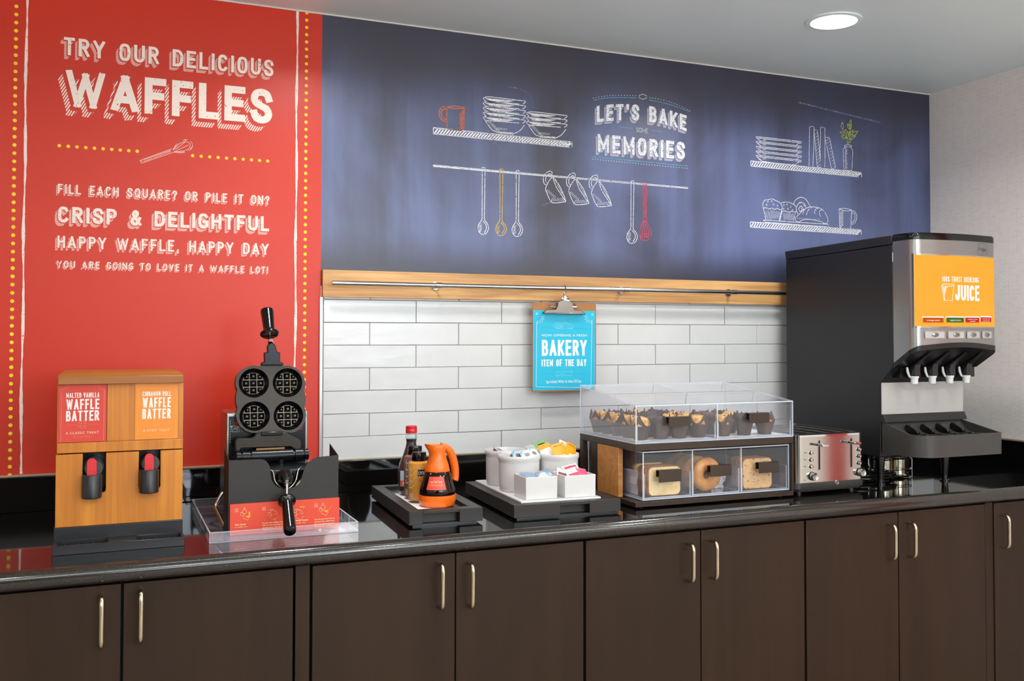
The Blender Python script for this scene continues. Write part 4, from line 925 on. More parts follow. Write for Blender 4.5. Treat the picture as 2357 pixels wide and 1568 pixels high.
for k, ((x, y), (ix, iy, top)) in enumerate(zip(((208, 385), (735, 352), (1240, 318), (1748, 290)), ((380, 400, 1), (915, 400, 0), (1410, 395, 0), (1900, 310, 1)))):
    m = MB(); m.use('print_cream'); a = ci(x-30, y-34); b = ci(x+30, y-38); c = ci(x+30, y+28); d = ci(x-30, y+32); e = ci(x, y+18)
    m.ribbon([a, b, c, e, d, a], 0.0006, im); q = ci(x-11, y+16); m.text(str(k+1), 0.0026 if k else 0.0011, 0.0042, im, 0.012, q[0]+(0 if k else 0.0007), q[1])
    x, y = ix, iy
    for st in (A((x-95, y+15), (x-90, y+80), (x-40, y+90), (x-30, y+60)), A((x-60, y+120), (x+40, y+170), (x+85, y+95)), spline(A((x-95, y+15), (x-60, y+30), (x-20, y+70)), 3)): m.ribbon([ci(*p) for p in st], 0.0006, im)
    if top: m.ribbon([ci(x-20+42*math.cos(t_), y+5+42*math.sin(t_)) for t_ in [2*PI*i/14 for i in range(15)]], 0.0006, im); m.ribbon([ci(x-28, y-40), ci(x-30, y-78), ci(x-18, y-82), ci(x-14, y-42)], 0.0006, im)
    else: m.ribbon([ci(x-60+10*math.cos(t_)+60*(t_/6.3), y-10+34*math.sin(t_)) for t_ in [2*PI*i/14 for i in range(15)]], 0.0006, im); m.ribbon([ci(x-100, y-25), ci(x-20, y-40), ci(x+60, y+0), ci(x+85, y+50), ci(x+20, y+40)], 0.0006, im)
    m.use('print_yellow')
    if k == 0: m.poly([ci(*p) for p in A((365, 490), (440, 485), (438, 410), (470, 405), (474, 500), (430, 520))], im)
    if k == 1: m.ribbon([ci(*p) for p in spline(A((850, 510), (900, 545), (970, 535), (1012, 480)), 4)], 0.0012, im)
    if k == 2:
        for j in range(4): m.poly([ci(*p) for p in A((1432+j*24, 330), (1450+j*24, 322), (1452+j*24, 296), (1436+j*24, 302))], im)
    if k == 3: m.poly([ci(*p) for p in spline(A((1895, 390), (1940, 372), (1985, 392), (1940, 412)), 4, True)], im); m.ribbon([ci(*p) for p in A((1965, 380), (2050, 292))], 0.0008, im)
    lab(m.build('step_drawing', root, smooth=0, recalc=False), 'line drawing of step %d' % (k+1))

# waffle iron: open upper plate, lower plate, hinge, control housing
WX, WY = -0.197, -0.36
root = thing('waffle_iron', 'open black cast waffle iron with four round moulds and two black handles', 'waffle iron', (WX, WY, ZC+0.0035))
O = Matrix.Translation((-WX, -WY, -(ZC+0.0035)))
def W(mb): mb.xf(0, O); return mb
# control housing, chrome surround with a black face
hx0, hx1, hz1, hy = -0.3165, -0.1005, 1.1965, -0.345
m = MB(); m.use('steel').box(hx0, hx1, hy, -0.20, 0.935, hz1); ho = W(m).build('control_housing', root, bevel=0.004)
m = MB(); m.use('cavity_black').box(hx0+0.0065, hx1-0.0065, hy-0.0012, hy-0.0002, 0.99, hz1-0.010); fpan = W(m).build('control_panel', root)
m = MB(); m.use('led_red'); m.lathe([(0.0085, 0), (0.0085, 0.004), (0.006, 0.008), (0, 0.009)], 20, (-0.285, hy-0.001, 1.168), (0, -1, 0)); m.build('pilot_light', fpan); fpan.children[0].location = (0, 0, 0); fpan.children[0].data.transform(O)
m = MB(); m.use('print_grey'); hm = lambda u, v: (u-WX, hy-0.0016-WY, v-ZC-0.0035)
for u, v in ((-0.302, 1.145), (-0.277, 1.145)):
    for p, q in (((0, 0), (0.020, 0)), ((0.020, 0), (0.020, 0.016)), ((0.020, 0.016), (0.0, 0.016)), ((0, 0.016), (0, 0)), ((0.003, 0.003), (0.010, 0.012)), ((0.010, 0.012), (0.017, 0.004)), ((0.004, 0.012), (0.014, 0.003))): m.ribbon([(u+p[0], v+p[1]), (u+q[0], v+q[1])], 0.0009, hm)
    m.disc(u-0.001, v+0.014, 0.0025, hm); m.disc(u+0.016, v+0.013, 0.0032, hm)
for k in range(9): m.ribbon([(-0.3065, 1.176-k*0.007), (-0.3065, 1.1715-k*0.007)], 0.0011, hm)
m.use('led_red'); m.ribbon([(-0.135, 1.152), (-0.113, 1.152)], 0.0012, hm); m.ribbon([(-0.142, 1.146), (-0.113, 1.146)], 0.0012, hm)
m.build('panel_print', fpan, smooth=0, recalc=False)
# upper plate: outline of four overlapping circles, tilted back a little
PYc = -0.375
def pl2(px, py): q = at(530+px*0.1977, 700+py*0.1977, 'y', PYc); return (q.x, q.z)
cups = [pl2(286, 918), pl2(680, 914), pl2(288, 1305), pl2(682, 1300)]
outl = A((200, 735), (250, 716), (300, 712), (345, 720), (375, 705), (600, 705), (640, 716), (700, 712), (770, 735), (830, 780), (872, 850), (888, 920), (884, 975), (868, 1000), (884, 1050), (888, 1120), (882, 1170), (868, 1195), (882, 1240), (888, 1300), (872, 1370), (830, 1440), (770, 1485), (700, 1500), (640, 1490), (600, 1500), (370, 1505), (320, 1502), (250, 1500), (180, 1480), (120, 1430), (84, 1370), (70, 1310), (76, 1250), (90, 1205), (74, 1160), (72, 1090), (78, 1040), (92, 1005), (76, 960), (70, 910), (82, 840), (122, 780))
OP = [pl2(*p) for p in outl]
tilt = lambda mb, st=0: mb.xf(st, Matrix.Translation((0, PYc, 1.145)) @ Matrix.Rotation(-0.13, 4, 'X') @ Matrix.Translation((0, -PYc, -1.145)))
RC = 0.0395
def circ(c, r, n=40): return [(c[0]+r*math.cos(2*PI*i/n), c[1]+r*math.sin(2*PI*i/n)) for i in range(n)]
# front face with four round holes (triangulated), rim, cups
def holed_face(outer, holes, y):
    bm = bmesh.new(); es = []
    for lp in [outer]+holes:
        vs = [bm.verts.new((x, y, z)) for x, z in lp]
        for i in range(len(vs)): es.append(bm.edges.new((vs[i], vs[(i+1) % len(vs)])))
    bmesh.ops.triangle_fill(bm, use_beauty=True, use_dissolve=False, edges=es)
    bm.verts.index_update(); vs = [tuple(v.co) for v in bm.verts]; fs = [tuple(v.index for v in f.verts) for f in bm.faces]; bm.free(); return vs, fs
m = MB(); m.use('cast_iron')
vs, fs = holed_face(OP, [circ(c, RC) for c in cups], PYc); m.add(vs, fs)
m.prism(OP, PYc, PYc+0.030, 'y', cap=False); m.add([(x, PYc+0.030, z) for x, z in OP], [tuple(range(len(OP)))])
m.use('cavity_black')
for c in cups: m.rings([[(x, PYc, z) for x, z in circ(c, RC)], [(x, PYc+0.016, z) for x, z in circ(c, RC-0.010)], [(x, PYc+0.0165, z) for x, z in circ(c, 0.001)]], False, True)
tilt(m); up_ = W(m).build('upper_plate', root, smooth=30, recalc=True)
for c in cups:
    m = MB(); m.use('cavity_black'); g = 0.0098; R = RC-0.0105
    for i in (-1, 0, 1):
        for j in (-1, 0, 1):
            cx_, cz_ = c[0]+i*0.0205, c[1]+j*0.0205; s_ = 0.0085 if (i == 0 or j == 0) else 0.0062
            if i and j: cx_, cz_ = c[0]+i*0.0172, c[1]+j*0.0172
            elif i or j: cx_, cz_ = c[0]+i*0.0190, c[1]+j*0.0190
            b_ = [(cx_-s_, cz_-s_), (cx_+s_, cz_-s_), (cx_+s_, cz_+s_), (cx_-s_, cz_+s_)]; t2 = [(cx_+(x-cx_)*0.3, cz_+(z-cz_)*0.3) for x, z in b_]
            m.rings([[(x, PYc+0.0158, z) for x, z in b_], [(x, PYc+0.0085, z) for x, z in t2]], False, True)
    m.use('brass_worn')
    for d in (-0.0098, 0.0098):
        hh = math.sqrt(R*R-d*d); m.box(c[0]+d-0.00028, c[0]+d+0.00028, PYc+0.0146, PYc+0.0158, c[1]-hh, c[1]+hh); m.box(c[0]-hh, c[0]+hh, PYc+0.0146, PYc+0.0158, c[1]+d-0.00028, c[1]+d+0.00028)
    m.tube([(x, PYc+0.0152, z) for x, z in circ(c, R, 36)], 0.00022, 5, True)
    tilt(m); W(m).build('waffle_mould', up_)
# neck and handle on top
m = MB(); m.use('iron_gloss')
def pq(px, py, y): q = at(530+px*0.1977, 700+py*0.1977, 'y', y); return (q.x, q.z)
yk = PYc+0.022
m.prism([pq(*p, yk) for p in A((355, 712), (358, 690), (375, 676), (395, 675), (392, 565), (430, 563), (428, 500), (440, 470), (465, 458), (500, 460), (522, 475), (532, 520), (545, 560), (578, 563), (576, 675), (606, 678), (616, 695), (614, 712))], yk-0.008, yk+0.012, 'y')
W(m).build('neck', up_, bevel=0.003)
def handle(name, parent, p_nut, p_fl, p_end, r0, r1, rf):
    p_nut, p_fl, p_end = Vector(p_nut), Vector(p_fl), Vector(p_end); d = (p_end-p_fl); Ln = d.length
    m = MB(); m.use('black_gloss')
    m.lathe([(0.006, -0.001), (rf*0.85, 0.0), (rf, 0.004), (rf*0.98, 0.008), (r0*1.15, 0.013), (r0, 0.018), (r1, Ln-0.006), (r1*0.92, Ln-0.001), (r1*0.6, Ln+0.002), (0, Ln+0.003)], 32, p_fl, d); h_ = W(m).build(name, parent)
    m = MB(); m.use('chrome'); m.cyl(p_nut, p_fl, 0.0038, n=14); dd = (p_fl-p_nut).normalized(); m.lathe([(0.0075, 0), (0.0075, 0.006), (0.0062, 0.0065), (0.0062, 0.012), (0.004, 0.0125)], 6, p_nut, dd); W(m).build('rod', h_)
def p3(px, py, y): return at(px, py, 'y', y)
handle('upper_handle', root, p3(623, 790, yk), p3(621, 772.5, yk+0.018), p3(614.2, 713, yk+0.055), 0.0150, 0.0178, 0.0255)
# yoke, hinge tube, lower plate
ys = -0.405
m = MB(); m.use('cast_iron')
def pz(px, py, y): q = at(510+px*0.10843, 920+py*0.10843, 'y', y); return (q.x, q.z)
yoke = [pz(*p, ys) for p in A((300, 1100), (290, 900), (320, 850), (380, 826), (620, 826), (700, 790), (740, 735), (840, 700), (1300, 690), (1400, 700), (1440, 750), (1560, 800), (1650, 850), (1690, 900), (1690, 1100), (1550, 1100), (1530, 1040), (1480, 1005), (1430, 1000), (420, 1035), (395, 1060), (395, 1100))]
m.prism(yoke, ys, ys+0.018, 'y'); m.use('cavity_black'); m.box(pz(840, 700, ys)[0], pz(1290, 700, ys)[0], ys-0.004, ys+0.010, pz(840, 775, ys)[1], pz(840, 690, ys)[1]); W(m).build('yoke', root, bevel=0.002)
m = MB(); m.use('iron_gloss'); zc = pz(1000, 1195, -0.42)[1]
for a, b, r in ((320, 405, 0.0150), (440, 600, 0.0148), (630, 1510, 0.0160), (1555, 1720, 0.0156), (1750, 1835, 0.0150)): m.cyl((pz(a, 1200, -0.42)[0], -0.42, zc), (pz(b, 1200, -0.42)[0], -0.42, zc), r, n=28)
m.cyl((pz(405, 1200, -0.42)[0], -0.42, zc), (pz(1800, 1200, -0.42)[0], -0.42, zc), 0.0105, n=20)
for a in (880, 1270): x, z = pz(a, 1300, -0.435); m.cyl((x, -0.430, z), (x, -0.4385, z-0.001), 0.0048, n=18)
W(m).build('hinge_tube', root)
m = MB(); m.use('brass_worn').box(pz(740, 1080, -0.40)[0], pz(1340, 1080, -0.40)[0], -0.398, -0.392, pz(740, 1110, -0.40)[1], pz(740, 1040, -0.40)[1]); W(m).build('hinge_plate', root)
zl = zc-0.016
lx0, lx1 = -0.292, -0.1035
m = MB(); m.use('iron_gloss'); m.box(lx0, lx1, -0.565, -0.424, zl-0.040, zl-0.003); m.lathe([(0.024, 0), (0.0195, 0.016), (0.0105, 0.032), (0.0075, 0.038)], 24, ((lx0+lx1)/2+0.0, -0.565, zl-0.022), (0.0, -1, -0.12)); W(m).build('lower_plate', root, bevel=0.005, seg=3)
xm = (lx0+lx1)/2
m = MB(); m.use('nickel')
m.tube(spline([(xm-0.040, -0.560, zl-0.001), (xm-0.031, -0.572, zl-0.006), (xm-0.026, -0.580, zl-0.030), (xm-0.010, -0.588, zl-0.046), (xm+0.006, -0.588, zl-0.048), (xm+0.024, -0.580, zl-0.032), (xm+0.032, -0.572, zl-0.006), (xm+0.042, -0.560, zl+0.000)], 5), 0.0018, 8)
for s_ in (-1, 1): m.tube([(xm+s_*0.022, -0.576, zl-0.050), (xm+s_*0.040, -0.566, zl-0.034)], 0.0048, 12)
W(m).build('support_wire', root)
pn = Vector((xm, -0.598, zl-0.029)); pf = p3(660, 1150, -0.640); pe = p3(667.5, 1224, -0.742)
handle('lower_handle', root, pn, pf, pe, 0.0125, 0.0150, 0.0215)
m = MB(); m.use('grey_plastic')
for x, y in ((hx0+0.02, -0.22), (hx1-0.02, -0.22), (hx0+0.02, -0.50), (hx1-0.02, -0.50)): m.cyl((x, y, ZC+0.0036), (x, y, 0.945), 0.010, n=16)
m.use('iron_gloss').box(hx0+0.006, hx1-0.006, -0.52, -0.205, 0.9335, 0.945); m.use('iron_gloss').box(xm-0.02, xm+0.02, -0.46, -0.40, 0.945, zl-0.03); W(m).build('base', root)
m = MB(); m.use('chrome'); m.tube([p3(512, 1135, -0.40), p3(496, 1164, -0.42), p3(497, 1172, -0.43), p3(517, 1214, -0.50)], 0.0055, 10); W(m).build('drip_rail', root)
# ------------------------------------------------------------------ syrup tray and bottles
def serving_tray(label, x0, x1, y0, y1, ht, rim_, recess, loc, rz, notch):
    """frame tray; local origin at the front left corner"""
    root = thing('serving_tray', label, 'tray', loc, rz); w_, d_ = x1-x0, y1-y0
    m = MB(); m.use('espresso_tray')
    if recess:
        a = rim_
        m.box(0, w_, d_-a, d_, 0.006, ht); m.box(0, a, a+0.0001, d_-a-0.0001, 0.006, ht); m.box(w_-a, w_, a+0.0001, d_-a-0.0001, 0.006, ht)
        m.box(0, notch[0], 0, a, 0.006, ht); m.box(notch[1], w_, 0, a, 0.006, ht); m.box(notch[0]+0.0001, notch[1]-0.0001, 0, a, ht-0.0085, ht); m.box(notch[0]+0.0001, notch[1]-0.0001, a-0.006, a, 0.006, ht-0.0086)
    else:
        m.box(0, w_, 0.03, d_, 0.006, ht); m.box(0, notch[0], 0, 0.03, 0.006, ht); m.box(notch[1], w_, 0, 0.03, 0.006, ht); m.box(notch[0]+0.0001, notch[1]-0.0001, 0, 0.0299, ht-0.0085, ht)
    m.build('frame', root, bevel=0.0008, seg=1)
    if recess:
        m = MB(); m.use('tray_recess').box(rim_+0.0001, w_-rim_-0.0001, rim_+0.0001, d_-rim_-0.0001, 0.012, ht-0.010); m.build('tray_well', root)
    m = MB(); m.use('black_plastic').box(0.012, w_-0.012, 0.012, d_-0.012, 0.0, 0.006); m.build('foot_plate', root); return root
TR = math.radians(-2.6)
tray1 = serving_tray('dark wood-look tray holding the syrup bottles and orange jug', 0, 0.196, 0, 0.475, 0.041, 0.031, True, (0.0965, -0.664, ZC), TR, (0.036, 0.133))
def T1(u, v, z): c, s_ = math.cos(TR), math.sin(TR); return (0.0965+u*c-v*s_, -0.664+u*s_+v*c, ZC+z)
m = MB(); m.use('white_paper').box(0.034, 0.120, 0.034, 0.36, 0.0311, 0.0319); o = m.build('paper_mat', loc=(0.0965, -0.664, ZC), rotz=TR); tag(o, 'white paper mat lying in the well of the syrup tray', 'mat')
ZB = ZC+0.0322
# tall syrup bottle
root = thing('syrup_bottle', 'tall brown syrup bottle with a red cap and waisted neck', 'bottle', (0.197, -0.337, ZB))
pf = [(0.030, 0), (0.0345, 0.004), (0.0365, 0.02), (0.040, 0.05), (0.0395, 0.068), (0.034, 0.09), (0.0255, 0.112), (0.0185, 0.132), (0.0150, 0.148), (0.0148, 0.156), (0.0175, 0.163), (0.0178, 0.168), (0.0145, 0.175), (0.0145, 0.178)]
m = MB(); m.use('syrup_dark'); m.lathe([(r-0.0012, z) for r, z in pf[:9]]+[(0.0155, 0.160)], 32); m.build('syrup', root, smooth=60)
m = MB(); m.use('pet'); m.lathe(pf, 32, cap0=False, cap1=False)
m.build('bottle', root, smooth=60, recalc=False)
m = MB(); m.use('red_plastic'); m.lathe([(0.0160, 0), (0.0165, 0.002), (0.0165, 0.012), (0.0158, 0.0135), (0.0165, 0.015), (0.0160, 0.020), (0.014, 0.0215)], 32, (0, 0, 0.176)); m.build('cap', root)
m = MB(); m.use('label_blue')
def wrap(r, a0, a1, z0, z1, n=12): return lambda i, j: (r*math.cos(a0+(a1-a0)*i), r*math.sin(a0+(a1-a0)*i), z0+(z1-z0)*j)
m.grid(wrap(0.0412, math.radians(205), math.radians(290), 0.028, 0.072), 14, 1); m.use('label_red'); m.grid(wrap(0.0416, math.radians(205), math.radians(290), 0.030, 0.044), 14, 1)
m.use('print_white'); m.text('SYRUP', 0.036, 0.008, lambda u, v: (0.0420*math.cos(math.radians(218)+u/0.042), 0.0420*math.sin(math.radians(218)+u/0.042), 0.033+v), 0.02)
m.build('label', root, smooth=60, recalc=False)
def sauce(label, loc, mat, hh, group=None):
    root = thing('sauce_bottle', label, 'bottle', loc, 0)
    m = MB(); m.use(mat); m.lathe([(0.0290, 0.007), (0.0303, 0.009), (0.0303, hh-0.012), (0.0285, hh-0.004), (0.022, hh), (0.018, hh+0.001)], 32); m.build('body', root)
    m = MB(); m.use('pet'); m.lathe([(0.0275, 0), (0.0300, 0.003), (0.0303, 0.0068)], 32, cap1=False); m.build('clear_foot', root, recalc=False)
    m = MB(); m.use('black_gloss'); m.lathe([(0.0195, 0), (0.0200, 0.002), (0.0200, 0.020), (0.0188, 0.0235), (0.0155, 0.0245)], 32, (0, 0, hh+0.0012)); m.build('cap', root)
    m = MB(); R = 0.0307; pa = lambda a0: (lambda u, v: (R*math.cos(a0+u/R), R*math.sin(a0+u/R), v))
    m.use('print_grey')
    for k in range(11): 
        z = hh*0.36+k*hh*0.05; a = math.radians(196+(k % 3)*3); m.poly([(0, z), (0.011+0.004*((k*7) % 3), z), (0.011+0.004*((k*7) % 3), z+hh*0.032), (0, z+hh*0.032)], pa(a))
    for k in range(9): m.poly([(k*0.0016, hh*0.10), (k*0.0016+0.0008, hh*0.10), (k*0.0016+0.0008, hh*0.24), (k*0.0016, hh*0.24)], pa(math.radians(197)))
    m.use('print_black'); a1 = math.radians(247); m.grid(lambda i, j: (R*math.cos(a1+0.9*i), R*math.sin(a1+0.9*i), hh*(0.66+0.16*j)), 10, 1)
    R2 = R+0.0003; m.use('print_white'); m.text('LYONS', 0.023, hh*0.075, lambda u, v: (R2*math.cos(a1+0.08+u/R2), R2*math.sin(a1+0.08+u/R2), hh*0.70+v), 0.02)
    m.use('print_maroon'); m.text('Designer', 0.022, hh*0.06, lambda u, v: (R2*math.cos(a1+0.08+u/R2), R2*math.sin(a1+0.08+u/R2), hh*0.53+v), -0.005); m.text('Dessert', 0.018, hh*0.06, lambda u, v: (R2*math.cos(a1+0.25+u/R2), R2*math.sin(a1+0.25+u/R2), hh*0.42+v), -0.005)
    m.build('label_print', root, smooth=60, recalc=False); return root
sauce('brown dessert sauce bottle with a black cap, next to the tall syrup bottle', (0.187, -0.4075, ZB), 'label_brown', 0.122)
sauce('tan and orange dessert sauce bottle with a black cap, just behind the orange jug', (0.1795, -0.4725, ZB), 'label_orange', 0.112)
# orange jug
root = thing('syrup_jug', 'orange plastic syrup jug with a dark glass middle and curved handle', 'jug', (0.2075, -0.5495, ZB))
m = MB(); m.use('orange_plastic'); m.lathe([(0.040, 0), (0.0445, 0.002), (0.0490, 0.012), (0.0503, 0.024), (0.0500, 0.031), (0.0480, 0.0312)], 40); m.build('base', root)
m = MB(); m.use('syrup_dark'); m.lathe([(0.0478, 0.0313), (0.0492, 0.034), (0.0470, 0.047), (0.0400, 0.071), (0.0345, 0.091), (0.0330, 0.0925)], 40); m.build('glass_body', root, smooth=60)
m = MB(); m.use('orange_plastic'); rs = []; n = 40
for r, z, sp_ in ((0.0335, 0.0926, 0), (0.0340, 0.0945, 0), (0.0300, 0.110, 0), (0.0250, 0.124, 0), (0.0222, 0.136, 0.0), (0.0220, 0.146, 0.004), (0.0235, 0.156, 0.012), (0.0215, 0.1615, 0.017), (0.012, 0.1650, 0.006)):
    ring = []
    for i in range(n):
        a = 2*PI*i/n; e = sp_*max(0, math.cos(a-math.radians(196)))**3; ring.append(((r+e)*math.cos(a), (r+e)*math.sin(a), z+e*0.35-(0.004*max(0, math.cos(a-math.radians(16))) if z > 0.15 else 0)))
    rs.append(ring)
m.rings(rs); m.build('top', root, smooth=60)
hd = math.radians(12); m = MB(); m.use('orange_plastic'); pts = spline([(0.010, 0.160), (0.026, 0.154), (0.040, 0.140), (0.050, 0.118), (0.055, 0.092), (0.0545, 0.070), (0.052, 0.062)], 5)
rr = [0.008+0.0028*min(1, i/10) for i in range(len(pts))]; rr[-1] = 0.004; rr[-2] = 0.0085
m.tube([(x*math.cos(hd), x*math.sin(hd), z) for x, z in pts], rr, 14); m.build('handle', root, smooth=60)
m = MB(); m.use('label_red'); a0 = math.radians(215); a1 = math.radians(282)
def cone(z):
    P_ = [(0.034, 0.0492), (0.047, 0.0470), (0.071, 0.0400), (0.091, 0.0345)]
    for (z0, r0), (z1, r1) in zip(P_, P_[1:]):
        if z <= z1: return r0+(r1-r0)*(z-z0)/(z1-z0)+0.0011
    return 0.0356
m.grid(lambda i, j: ((cone(0.048+0.034*j))*math.cos(a0+(a1-a0)*(i-0.5)*(1-0.12*j)+(a1-a0)/2), (cone(0.048+0.034*j))*math.sin(a0+(a1-a0)*(i-0.5)*(1-0.12*j)+(a1-a0)/2), 0.048+0.034*j), 24, 10)
m.use('print_cream')
def lj(u, v): r = cone(0.048+v)+0.0004; return (r*math.cos(a0+0.20+u/0.042), r*math.sin(a0+0.20+u/0.042), 0.048+v)
m.text('Log Cabin Syrup', 0.0320, 0.0056, lj, -0.005, 0, 0.0185); m.text('No High Fructose Corn Syrup', 0.0345, 0.0026, lj, 0.0, -0.001, 0.0115); m.build('label', root, smooth=60, recalc=False)

# ------------------------------------------------------------------ condiment tray
T2R = math.radians(-3.2); T2O = (0.379, -0.676, ZC)
tray2 = serving_tray('dark flat tray carrying the white condiment pots', 0, 0.311, 0, 0.46, 0.040, 0.03, False, T2O, T2R, (0.132, 0.218))
m = MB(); m.use('white_plastic'); m.box(0.028, 0.261, 0.022, 0.445, 0.0402, 0.0452); o = m.build('platform', loc=T2O, rotz=T2R, bevel=0.0008); tag(o, 'white rectangular slab under the condiment pots on the dark tray', 'slab')
ZP = ZC+0.0455
def crock(label, x, y, r, hh):
    root = thing('crock', label, 'pot', (x, y, ZP), 0, 'round white condiment pots')
    m = MB(); m.use('white_ceramic'); b = r*0.945
    m.lathe([(b*0.93, 0), (b*0.97, 0.003), (b, 0.02), (b*1.005, hh-0.022), (r*0.955, hh-0.016), (r, hh-0.010), (r, hh-0.003), (r*0.985, hh), (r*0.955, hh+0.0003), (r*0.93, hh-0.003), (r*0.88, hh-0.012), (b*0.93, hh-0.03), (b*0.9, 0.008), (0.001, 0.006)], 48, cap1=False)
    m.build('pot', root, smooth=60); return root
crock('round white pot at the back left of the condiment slab, nearly empty', 0.489, -0.337, 0.0612, 0.103)
crock('round white pot of silver-lidded cups, front left of the round pots', 0.4815, -0.464, 0.0618, 0.101)
crock('round white pot of golden sachets, front right of the round pots', 0.6035, -0.474, 0.0592, 0.101)
crock('round white pot with a green packet, back right behind the sachets', 0.612, -0.346, 0.0612, 0.106)
def sqbox(label, x0, x1, y0, y1, h):
    root = thing('square_bowl', label, 'bowl', ((x0+x1)/2, (y0+y1)/2, ZP), math.radians(-1.5), 'square white packet bowls'); a, b = (x1-x0)/2, (y1-y0)/2
    m = MB(); m.use('white_ceramic'); t_ = 0.0035; k = 0.992
    o_ = [(-a, -b), (a, -b), (a, b), (-a, b)]; i_ = [(-a+t_, -b+t_), (a-t_, -b+t_), (a-t_, b-t_), (-a+t_, b-t_)]
    m.rings([[(x*k, y*k, 0) for x, y in o_], [(x, y, h) for x, y in o_], [(x, y, h) for x, y in i_], [(x*k, y*k, 0.004) for x, y in i_]]); m.build('bowl', root, bevel=0.0012); return root
sqbox('square white bowl of blue-silver packets at the front left of the slab', 0.428, 0.5205, -0.645, -0.553, 0.0605)
sqbox('square white bowl of pink and red packets at the front right of the slab', 0.5395, 0.6325, -0.655, -0.563, 0.0605)
def packet(name, label, cat, loc, rot, w_, h_, d_, mat, group, prints=(), pinch=0.5):
    """a filled sachet: pillow with crimped ends; origin at its centre"""
    root = thing(name, label, cat, loc, 0, group); root.rotation_euler = tuple(math.radians(a) for a in rot)
    m = MB(); m.use(mat); nu, nv = 8, 8
    def f(s_):
        def g(u, v):
            e = (math.sin(PI*u)**0.6)*(math.sin(PI*min(1, max(0, (v-0.06)/0.88)))**0.5); z = s_*d_/2*e
            return ((u-0.5)*w_*(1-0.03*math.sin(PI*v)), (v-0.5)*h_, z+0.0009*math.sin(7*u+5*v)*e)
        return g
    m.grid(f(1), nu, nv); m.grid(f(-1), nu, nv); m.build('pouch', root, smooth=50, recalc=False)
    if prints:
        m = MB()
        for mt, u0, u1, v0, v1 in prints:
            m.use(mt); m.grid(lambda i, j: (lambda p: (p[0], p[1], p[2]+0.0005))(f(1)(u0+(u1-u0)*i, v0+(v1-v0)*j)), 6, 6)
            m.grid(lambda i, j: (lambda p: (p[0], p[1], p[2]-0.0005))(f(-1)(u0+(u1-u0)*i, v0+(v1-v0)*j)), 6, 6)
        m.build('print', root, smooth=50, recalc=False)
    return root
def creamer(label, loc, rot, mat, cap, group):
    """small tub with a peel-off foil lid"""
    root = thing('creamer_cup', label, 'creamer', loc, 0, group); root.rotation_euler = tuple(math.radians(a) for a in rot)
    m = MB(); m.use('print_maroon'); m.lathe([(0.0125, 0), (0.0140, 0.002), (0.0170, 0.019), (0.0195, 0.0195)], 24); m.build('tub', root)
    m = MB(); m.use(mat); rl = rrect(-0.0200, 0.0200, -0.0180, 0.0180, 0.008); m.prism(rl, 0.0196, 0.0204, 'z'); l_ = m.build('lid', root)
    m = MB(); pz_ = lambda u, v: (u, v, 0.0209); m.use(cap); m.poly([(-0.0195, -0.002), (-0.0195, 0.012), (-0.012, 0.0175), (-0.006, 0.0175)], pz_); m.use('print_black')
    for k in range(9): m.poly([(-0.006+k*0.0019, -0.004), (-0.006+k*0.0019+0.0009, -0.004), (-0.006+k*0.0019+0.0009, 0.008), (-0.006+k*0.0019, 0.008)], pz_)
    m.build('lid_print', l_, smooth=0, recalc=False); return root
CG2 = 'lidded cups in the white pots'
creamer('silver-lidded cup standing tilted at the left of its pot', (0.4565, -0.482, ZP+0.090), (58, 6, 20), 'foil', 'print_blue', CG2)
creamer('silver and blue lidded cup in the middle of its pot', (0.4880, -0.488, ZP+0.088), (44, -6, 14), 'packet_white', 'print_blue', CG2)
creamer('silver and blue lidded cup at the right of its pot', (0.5130, -0.470, ZP+0.090), (46, 10, 22), 'packet_white', 'print_blue', CG2)
creamer('silver-lidded cup lying low at the back of its pot', (0.474, -0.440, ZP+0.076), (18, 10, 50), 'foil', 'print_blue', CG2)
creamer('lone silver-lidded cup peeping over the nearly empty back left pot', (0.468, -0.316, ZP+0.082), (24, 12, 30), 'foil', 'foil_blue', CG2)
SG = 'sachets in the front right pot'
pg = (('print_white', 0.25, 0.8, 0.10, 0.42), ('print_black', 0.38, 0.66, 0.2, 0.30), ('packet_brown', 0.2, 0.8, 0.86, 0.9))
packet('tea_sachet', 'golden sachet standing in the middle of its white pot', 'sachet', (0.597, -0.497, ZP+0.101), (64, -8, 12), 0.050, 0.066, 0.006, 'packet_gold', SG, pg)
packet('tea_sachet', 'golden sachet leaning right at the edge of its white pot', 'sachet', (0.638, -0.484, ZP+0.100), (62, 28, 14), 0.042, 0.066, 0.006, 'packet_gold', SG, pg)
packet('tea_sachet', 'white and brown sachet behind the right golden sachet', 'sachet', (0.6255, -0.463, ZP+0.104), (66, 20, 22), 0.040, 0.066, 0.005, 'packet_white', SG, (('packet_brown', 0.04, 0.96, 0.06, 0.5),))
packet('tea_sachet', 'white and brown sachet at the left rim of the sachet pot', 'sachet', (0.569, -0.480, ZP+0.092), (58, -20, -6), 0.036, 0.056, 0.005, 'packet_white', SG, (('packet_brown', 0.04, 0.96, 0.05, 0.42),))
packet('tea_sachet', 'golden sachet half hidden behind the middle golden sachet', 'sachet', (0.574, -0.455, ZP+0.100), (60, -14, 8), 0.040, 0.060, 0.005, 'packet_gold', SG, ())
packet('tea_packet', 'green printed packet resting on the rim of the back right pot', 'packet', (0.594, -0.372, ZP+0.112), (36, -8, 14), 0.052, 0.040, 0.008, 'packet_green', 'packets in the back right pot', (('print_black', 0.25, 0.75, 0.55, 0.66), ('print_black', 0.2, 0.8, 0.3, 0.42)))
packet('tea_packet', 'white packet beside the green one in the back right pot', 'packet', (0.627, -0.3775, ZP+0.1025), (30, 8, -18), 0.046, 0.040, 0.007, 'packet_white', 'packets in the back right pot', ())
BG = 'packets in the left square bowl'
